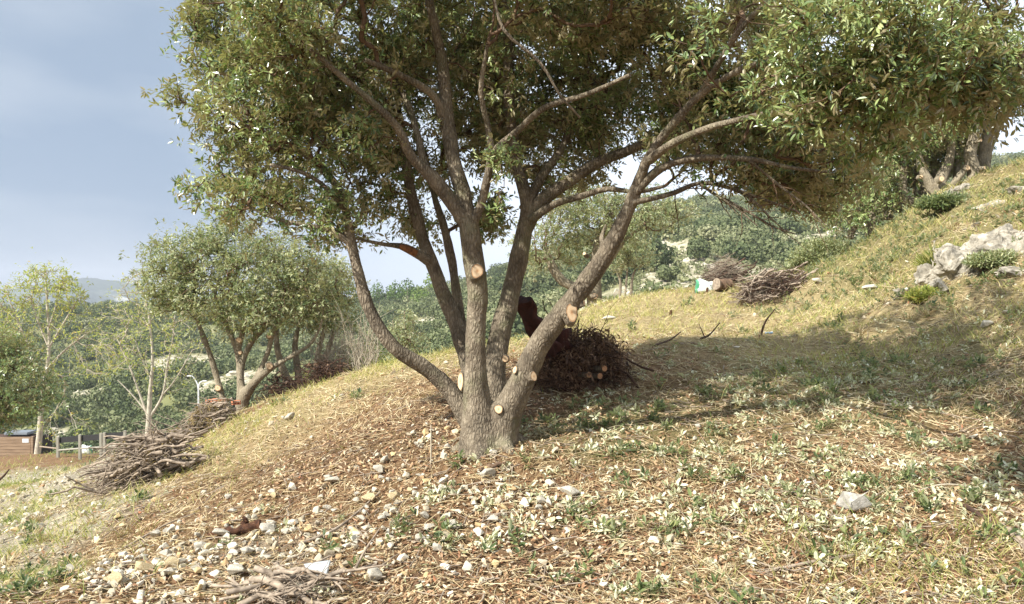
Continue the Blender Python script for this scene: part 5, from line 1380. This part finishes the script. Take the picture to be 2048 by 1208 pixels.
def logs():
    rs = np.random.RandomState(8)
    def log(name, lab, p0, p1, r0, r1, mat, cutm=None, cat='log', wob=.02, sides=18, rough=.25, flat=1.0):
        p0, p1 = np.array(p0), np.array(p1); k = 14; t = np.linspace(0, 1, k)[:, None]
        d = norm((p1 - p0)[None])[0]; ref = np.array([0, 0, 1.]) if abs(d[2]) < .8 else np.array([1., 0, 0]); a = norm(np.cross(d, ref)[None])[0]; b = np.cross(d, a)
        c = p0 + (p1 - p0) * t + rs.normal(size=(k, 3)) * wob * .3
        th = np.arange(sides) / sides * 6.283; r = r0 + (r1 - r0) * t
        rr = r * (1 + rough * (np.array([[mnoise.noise(Vector((math.cos(x) * 1.5, math.sin(x) * 1.5, i * .35 + r0 * 90))) for x in th] for i in range(k)])))
        V = (c[:, None] + rr[:, :, None] * (np.cos(th)[None, :, None] * a + flat * np.sin(th)[None, :, None] * b)).reshape(-1, 3)
        i = np.arange(k - 1)[:, None] * sides; j = np.arange(sides)[None]; j2 = (j + 1) % sides
        Fq = np.stack([i + j, i + j2, i + sides + j2, i + sides + j], -1).reshape(-1, 4)
        root = empty(name, p1 if p1[2] < p0[2] else p0); tag(root, lab, cat)
        build('bark', [(V, Fq)], mat, root, smooth=True)
        for e, s in ((0, -1), (k - 1, 1)):
            ring = V[e * sides:(e + 1) * sides]; cc = ring.mean(0)[None] + d * s * .004
            f = np.stack([np.arange(sides), (np.arange(sides) + 1) % sides, np.full(sides, sides)], -1)
            build('end_face', [(np.concatenate([ring, cc]), f if s > 0 else f[:, ::-1])], cutm or mat, root)
        return root
    log('leaning_log', 'thick broken log with dark red heartwood leaning behind the right stem', P(1040, 597, 7.2), P(1102, 705, 7.5), 0.10, .12, M['char'], rough=.65, flat=.7, sides=26)
    log('tree_stump', 'reddish rotten stump standing in the shaded leaf heap behind the right stem', P(1120, 660, 7.6), G(1150, 7.6, -.05), .09, .17, M['char'], rough=.5, cat='stump')
    log('sawn_log', 'brown log section lying end-on beside the white sack on the terrace edge', P(1432, 569, gp(1445, 584)), P(1458, 570, gp(1445, 584) + .12), .13, .13, M['twig'], M['dead_twig'], flat=.9)
    Y = 5.35
    log('rotten_log', 'short rusty brown rotten log lying in the white rubble at the lower left', G(420, Y, .035), G(520, Y, .035), .024, .030, M['char2'], rough=.5, cat='log')
    log('wood_chunk', 'knobbly brown wood chunk standing on the end of the rotten log', G(488, Y + .02, .05), G(492, Y + .02, .115), .024, .012, M['char2'], rough=.6, cat='wood chunk')
    log('root_log', 'smooth brown root piece lying right below the tree trunk', G(955, 5.55, .03), G(1010, 5.6, .03), .02, .016, M['twig'], rough=.2, cat='root')
    log('broken_branch', 'pale dry branch stub on the ground at the lower right edge', G(2010, 4.2, .03), G(2065, 3.9, .02), .016, .013, M['dead_twig'], rough=.3, cat='branch')
    # sticks
    def st(name, lab, pts, r0, r1, mat, fork=()):
        c = spline(np.array([[*p, r] for p, r in zip(pts, np.linspace(r0, r1, len(pts)))]), .04)
        parts = tube(c[:, :3], c[:, 3], 7)
        for pp, rr in fork:
            c = spline(np.array([[*p, r] for p, r in zip(pp, np.linspace(rr, rr * .4, len(pp)))]), .04); parts += tube(c[:, :3], c[:, 3], 6)
        o = build(name, parts, mat, smooth=True, origin=pts[0]); tag(o, lab, 'stick')
    st('stick', 'bare stick leaning upright out of the straw on the terrace', [G(1520, 10.2, -.03), P(1530, 645, 10.1), P(1550, 618, 10.0)], .018, .007, M['dead_dark'], [([P(1550, 618, 10.0), P(1548, 600, 10.0), P(1530, 592, 10)], .008)])
    st('stick', 'dead branch with short prongs lying across the sun and shade boundary', [G(1400, 9.6, .03), G(1420, 9.7, .1), P(1440, 645, 9.7)], .016, .006, M['dead_dark'], [([G(1410, 9.65, .05), P(1398, 648, 9.6)], .009), ([G(1415, 9.7, .07), P(1428, 660, 9.6)], .009)])
    st('stick', 'dark dead branch just left of the pronged one at the shade boundary', [G(1310, 9.2, .02), G(1340, 9.4, .06), G(1362, 9.7, .14)], .016, .007, M['dead_dark'])
    st('stick', 'long thin reddish stick on the litter right of the stones', [G(1130, 4.95, .015), G(1180, 5.05, .025), G(1245, 5.15, .02)], .009, .004, M['dead_twig'])
    st('stick', 'long thin curved twig lying in the straw at the lower right', [G(1790, 4.75, .02), G(1880, 4.85, .04), G(1960, 4.8, .03), G(2040, 4.75, .02)], .006, .003, M['twig_pale'])
    st('stick', 'thick half-buried stick running along the bottom right straw', [G(1530, 4.0, .012), G(1640, 4.05, .02), G(1710, 4.12, .015)], .010, .006, M['dead_twig'])
    st('stick', 'crooked weathered stick at the lower right corner', [G(1930, 4.6, .03), G(1985, 4.3, .02), G(2010, 4.15, .02)], .014, .010, M['dead_dark'])
    st('stick', 'dark branch lying across the path at the left edge', [G(-20, 15, .05), G(5, 14.5, .25), G(18, 14.2, .35)], .03, .012, M['dead_dark'])
    st('stick', 'long brown stick running up from the weeds on the lower left', [G(250, 5.6, .02), G(330, 5.9, .03), G(390, 6.1, .02)], .009, .005, M['dead_twig'])
    st('stick', 'thick bent stick ending in the white rubble above the broken tile', [G(600, 4.9, .02), G(680, 5.1, .03), G(760, 5.6, .03)], .011, .007, M['dead_twig'])
    st('stick', 'forked branch lying at the bottom edge, in front of the broken tile', [G(490, 4.35, .03), G(560, 4.28, .05), G(640, 4.25, .05), G(690, 4.3, .06)], .020, .012, M['dead_twig'], [([G(560, 4.28, .05), G(620, 4.4, .07), G(660, 4.5, .08)], .012)])
    st('stick', 'pale thin stick standing beside the big pile at the terrace rim', [G(1368, 17.5, -.05), P(1368, 590, 17.5), P(1366, 570, 17.5)], .02, .012, M['twig_pale'])
    st('stick', 'upright dead shoot leaning at the left of the trunk foot', [G(862, 5.9, 0), P(862, 850, 5.9)], .006, .004, M['twig_pale'])
M['char2'] = simple_mat('rusty_rotten_wood', (46, 30, 22), (98, 66, 46), 24, .9, .8, dist=.02)
logs()

# ------------------------------------------------------------------ made things
def box(c, s, rot=0.0, bev=.0):
    bm = bmesh.new(); bmesh.ops.create_cube(bm, size=1)
    for v in bm.verts: v.co = Vector((v.co.x * s[0], v.co.y * s[1], v.co.z * s[2]))
    if bev: bmesh.ops.bevel(bm, geom=list(bm.edges), offset=bev, segments=2, affect='EDGES')
    bmesh.ops.triangulate(bm, faces=bm.faces); bm.verts.index_update()
    V = np.array([v.co[:] for v in bm.verts]); Fq = np.array([[v.index for v in f.verts] for f in bm.faces]); bm.free()
    ca, sa = math.cos(rot), math.sin(rot)
    return V @ np.array([[ca, -sa, 0], [sa, ca, 0], [0, 0, 1]]).T + np.array(c), Fq
def flatm(name, c, rough=.6, spec=.4, metal=0):
    m, n, b = newmat(name); b.inputs['Base Color'].default_value = lin(*c); b.inputs['Roughness'].default_value = rough; b.inputs['Specular IOR Level'].default_value = spec; b.inputs['Metallic'].default_value = metal
    s = noise_node(n, 30, 4, .6); bp = n.nodes.new("ShaderNodeBump"); bp.inputs['Strength'].default_value = .15; bp.inputs['Distance'].default_value = .005
    n.links.new(s.outputs['Fac'], bp.inputs['Height']); n.links.new(bp.outputs[0], b.inputs['Normal']); return m
M['plank'] = simple_mat('brown_boards', (120, 100, 80), (156, 134, 110), 5, .85, .3, stretch=(.3, .3, 4))
M['black'] = flatm('dark_metal', (38, 38, 38)); M['post'] = flatm('grey_post', (150, 146, 132), .8)
M['whitep'] = flatm('white_paint', (215, 218, 218), .4); M['brick'] = simple_mat('orange_brick', (172, 104, 74), (204, 142, 108), 20, .95, .4)
M['tile'] = simple_mat('grey_white_tile', (168, 176, 176), (206, 210, 208), 16, .7, .2); M['sack'] = flatm('white_sack', (226, 232, 222), .5); M['sackg'] = flatm('green_sack', (70, 140, 104), .5)
M['lid'] = flatm('grey_lid', (118, 124, 130), .6); M['blue'] = flatm('pale_blue_plastic', (150, 180, 214), .3)

def made():
    Y = 32.0
    # wooden bin enclosure at the far left
    b = G(30, Y); root = empty('wooden_bin', b); tag(root, 'brown boarded bin box with a white notice at the left edge of the path', 'bin')
    x0, x1 = (-40 - 1024) / F * Y, (62 - 1024) / F * Y; zt = P(0, 874, Y)[2]; zb = min(G(0, Y)[2], G(60, Y)[2]) - .1; nb = 7; hh = (zt - zb) / nb
    root.location = ((x0 + x1) / 2, Y, zb)
    for k in range(nb):
        build('board', [box(((x0 + x1) / 2, Y, zb + hh * (k + .5)), (x1 - x0, .05, hh * .965), 0, .008)], M['plank'], root)
    build('backing', [box(((x0 + x1) / 2, Y + .45, (zb + zt) / 2), (x1 - x0 - .04, .8, zt - zb - .03))], M['dead_dark'], root)
    build('post', [box((x1 + .06, Y + .02, (zb + zt) / 2), (.10, .12, zt - zb + .05), 0, .01)], M['plank'], root)
    build('lid', [box(((x0 * .35 + x1 * .65), Y + .5, zt + .10), (1.0, .7, .12), 0, .03)], M['lid'], root)
    build('notice', [box((P(52, 0, Y)[0], Y - .035, P(0, 881, Y)[2]), (.26, .01, .16))], M['whitep'], root)
    build('side_panel', [box((x1 + .30, Y + .5, (zb + zt) / 2 + .02), (.05, .9, zt - zb))], M['black'], root)
    # railing
    Y0, Y1 = 27.0, 25.0
    pts = [(116, 873, 27.0), (160, 869, 26.6), (202, 866, 26.2), (209, 865, 26.1), (250, 861, 25.7)]
    root = empty('railing', G(180, 26.4)); tag(root, 'railing of grey posts with a black sheet along the top, right of the wooden bin', 'fence')
    P3 = [P(*p) for p in pts]
    for p in P3:
        g = gat(p[0], p[1]); build('post', [box(((p[0]), p[1], (p[2] + g[2] - .1) / 2), (.09, .09, p[2] - g[2] + .1), .1, .01)], M['post'], root)
    for a, c in ((0, 1), (1, 2), (3, 4)):
        p, q = P3[a], P3[c]; d = q - p; L = np.linalg.norm(d)
        V = []
        for zz in (-.04, -.24):
            for oy in (.05, .07):
                V += [p + [0, oy, zz], q + [0, oy, zz]]
        V = np.array(V); Fq = np.array([[0, 1, 3, 2], [4, 6, 7, 5], [0, 4, 5, 1], [2, 3, 7, 6], [0, 2, 6, 4], [1, 5, 7, 3]])
        build('black_sheet', [(V, Fq)], M['black'], root)
        build('rail', tube(np.array([p + [0, 0, -.48], q + [0, 0, -.48]]), .03, 8), M['post'], root)
    p, q = P(80, 893, 28.0), P3[0] + [0, 0, -.42]
    build('rail', tube(np.array([p, q]), .025, 8), M['dead_twig'], root)
    # lamp post in the valley
    Y = 62.0
    bz = P(397, 812, Y); root = empty('street_lamp', bz); tag(root, 'white double-armed street lamp in the valley behind the brush pile', 'street lamp')
    bz[2] = min(bz[2], gat(bz[0], Y)[2]) - .2
    root.location = tuple(bz); top = P(397, 778, Y)
    build('pole', tube(np.array([bz, [bz[0], Y, (bz[2] + top[2]) / 2], top]), [.08, .07, .06], 12), M['whitep'], root, smooth=True)
    for ex, ey in ((378, 752), (410, 762)):
        e = P(ex, ey, Y); s = 1 if ex > 397 else -1
        c = spline(np.array([[*top, 0.06], [*(P(397 + s * (3 if s < 0 else 2.5), 766, Y)), .05], [*(P(397 + (ex - 397) * .62, ey + 1, Y)), 0.045], [*e, .04]]), .1)
        build('arm', tube(c[:, :3], c[:, 3], 10), M['whitep'], root, smooth=True)
        v, f = box(e + np.array([s * -.05, 0, .0]), (.42, .18, .10), 0, .03); build('lamp_head', [(v, f)], M['whitep'], root)
    # bricks
    for q, (px, py, lab) in enumerate([(421, 803, 'orange hollow brick lying at the left on top of the brush pile'), (433, 801, 'orange hollow brick in the middle of the row on the brush pile'), (443, 803, 'orange hollow brick at the right end on the brush pile'), (472, 805, 'single orange brick leaning at the foot of the bushy oak')]):
        c = P(px, py, 11.9); root = empty('brick', c); tag(root, lab, 'brick', 'orange bricks by the bushy oak')
        a = .3 * q - .3
        w2, d2, h2 = .055, .045, .032
        pr = [box((c[0], c[1], c[2] + s * h2 * .82), (2 * w2, 2 * d2, h2 * .28), a) for s in (-1, 0, 1)]
        ca, sa = math.cos(a), math.sin(a)
        pr += [box((c[0] + ca * s * w2 * .87, c[1] + sa * s * w2 * .87, c[2]), (.025, 2 * d2 - .004, 2 * h2 * .95), a) for s in (-1, 0, 1)]
        build('brick_body', pr, M['brick'], root)
    # low rubble mound that carries the bricks
    rs = np.random.RandomState(2)
    v, f = hull(rs, 16, .55, sub=4, rough=.2); c = G(445, 12.2, .0)
    o = build('rubble_mound', [(v * [.42, .3, .42] + c, f)], M['ochre'], origin=c); tag(o, 'low mound of pinkish rubble under the orange bricks', 'rubble')
    # broken tile, bottom left
    Y = gp(632, 1160) - .02
    p = [P(607, 1128, Y), P(660, 1120, Y + .08), P(652, 1148, Y - .02), P(628, 1162, Y - .1)]
    th = np.array([0.004, .012, -.010])
    V = np.array([q for q in p] + [q + th for q in p]); Fq = np.array([[0, 1, 2, 3], [7, 6, 5, 4], [0, 4, 5, 1], [1, 5, 6, 2], [2, 6, 7, 3], [3, 7, 4, 0]])
    o = build('broken_tile', [(V, Fq)], M['tile'], origin=p[3]); tag(o, 'pale grey broken tile sticking up from the weeds at the bottom left', 'tile')
    # sack and cloth
    def sack(name, lab, px, py, Y, w_, h_, d_, mats, cat='sack'):
        c = P(px, py, Y); g = gat(c[0], Y)[2]; root = empty(name, (c[0], Y, g)); tag(root, lab, cat)
        def shp(x0, x1, off):
            n1, n2 = 14, 12; U, Vv = np.meshgrid(np.linspace(x0, x1, n1), np.linspace(0, 1, n2))
            fr = []
            for sgn in (-1, 1):
                bul = np.sqrt(np.clip(1 - (2 * U - 1) ** 2, 0, 1)) * np.sqrt(np.clip(1 - (2 * Vv - 1) ** 4, 0, 1)) * d_ + .01 + off
                wr = .02 * np.sin(U * 23 + Vv * 9) + .015 * np.sin(Vv * 31 + U * 5)
                X = c[0] + (U - .5) * w_ * (1 + .05 * np.sin(Vv * 6)); Z = g - .03 + Vv * h_ + .03 * np.sin(U * 7) * Vv
                V = np.stack([X, Y + sgn * (bul + wr), Z], -1).reshape(-1, 3)
                i = np.arange(n2 - 1)[:, None] * n1; j = np.arange(n1 - 1)[None]; Fq = np.stack([i + j, i + j + 1, i + n1 + j + 1, i + n1 + j], -1).reshape(-1, 4)
                fr.append((V, Fq if sgn < 0 else Fq[:, ::-1]))
            return fr
        build('bag', shp(0, 1, 0), mats[0], root, smooth=True)
        for a_, b2 in ((.0, .12), (.88, 1.0)): build('stripe', shp(a_, b2, .006), mats[1], root, smooth=True)
    sack('sack', 'bright white sack with green edges standing left of the woodpile on the terrace', 1411, 568, gp(1411, 584), .42, .27, .12, (M['sack'], M['sackg']))
    sack('sack', 'white and green crumpled bag lying in front of the black railing', 173, 886, gp(173, 905), .44, .36, .14, (M['sack'], M['sackg']))
    v, f = hull(np.random.RandomState(6), 14, .4, sub=3, rough=.3); c = G(1538, 10.3, .02)
    o = build('plastic_scrap', [(v * [.07, .05, .07] + c, f)], M['blue'], origin=c); tag(o, 'crumpled pale blue plastic scrap at the foot of the leaning stick', 'litter')
    for px, Y, lab in [(1413, 15.5, 'small dark stump left of centre on the sunny terrace'), (1340, 13.5, 'tiny dark stump at the shade boundary of the terrace')]:
        g = G(px, Y); o = build('stump', tube(np.array([g + [0, 0, -.03], g + [.01, 0, .06], g + [.02, 0, .14]]), [.035, .03, .022], 9), M['char2'], origin=g, smooth=True); tag(o, lab, 'stump')
made()

# dark grassy bush leaning at the edge of the bank, bushes round the outcrop
def bushes():
    rs = np.random.RandomState(31)
    for px, Y, rx, ry, rz, mat, lab, pxz in [
        (1650, 17.0, .85, .5, .55, 'oak_leaf_far', 'dark low bush on the shoulder of the bank below the tree row', 505),
        (1610, 17.4, .5, .4, .30, 'oak_leaf_far', 'small dark bush at the lower end of the bank shoulder', 530),
        (1585, 18.6, .6, .4, .38, 'yellow_leaf', 'yellow-green bush growing behind the woodpile', 525),
        (1880, 10.6, .26, .2, .22, 'grass_', 'yellow-green broom bush left of the rock outcrop', 470),
        (1905, 10.5, .34, .2, .20, 'grass_', 'dark spiky tuft in the hollow under the outcrop slab', 552),
        (1990, 9.4, .36, .2, .14, 'oak_leaf_far', 'low grey-green cushion bush below the outcrop', 525),
        (1850, 9.6, .20, .2, .12, 'yellow_leaf', 'bright green clump in the grass below the outcrop', 608),
        (1890, 13.4, .5, .3, .22, 'weed', 'bright green leafy clump below the forked oak on the bank', 425)]:
        c = P(px, pxz, Y); g = G(px, Y)[2]
        c[2] = g + rz * .35
        n = int(300 + 900 * rx); d = randdir(n, rs); d[:, 2] = np.abs(d[:, 2]); pos = c + d * np.array([rx, ry, rz]) * (.6 + .4 * rs.rand(n, 1))
        root = empty('bush', (c[0], c[1], g)); tag(root, lab, 'bush')
        if mat == 'grass_':
            mm = 'grass'; V, Fq = leaves_geo(np.repeat(np.array([[c[0], c[1], g]]), n * 3, 0) + rs.normal(size=(n * 3, 3)) * [rx * .3, ry * .3, .02], norm(rs.normal(size=(n * 3, 3)) * [.7, .5, .1] + [0, 0, 1]), randdir(n * 3, rs), rs.uniform(.5, 1.1, n * 3) * rz * 1.4, .03); rn = rs.rand(n * 3)
        else:
            mm = mat; V, Fq = sprigs(pos, norm(d + [0, 0, .4]), 6, .05 if Y < 12 else .07, .12, rs); rn = rs.rand(n * 6)
        build('leaves', [(V, Fq)], M[mm], root, rnd=np.repeat(rn, 2))
        parts = []
        for q in range(14):
            e = pos[rs.randint(n)]; b0 = np.array([c[0], c[1], g - .02]); t = np.linspace(0, 1, 4)[:, None]
            parts += tube(b0 + (e - b0) * t + rs.normal(size=(4, 3)) * .01, np.linspace(.012, .003, 4), 4, cap=False)
        build('stems', parts, M['twig'], root)
bushes()
litter()

# ------------------------------------------------------------------ air
def haze():
    V, Fq = box((0, 900, 10), (5600, 3400, 200))
    m = bpy.data.materials.new('air_haze'); m.use_nodes = True; n = m.node_tree; n.nodes.clear()
    o_ = n.nodes.new("ShaderNodeOutputMaterial"); v = n.nodes.new("ShaderNodeVolumePrincipled")
    v.inputs['Color'].default_value = (.86, .91, 1.0, 1); v.inputs['Density'].default_value = .00038; v.inputs['Anisotropy'].default_value = .2
    n.links.new(v.outputs[0], o_.inputs['Volume'])
    o = build('haze', [(V, Fq)], m); tag(o, kind='stuff')
if HAZE: haze()
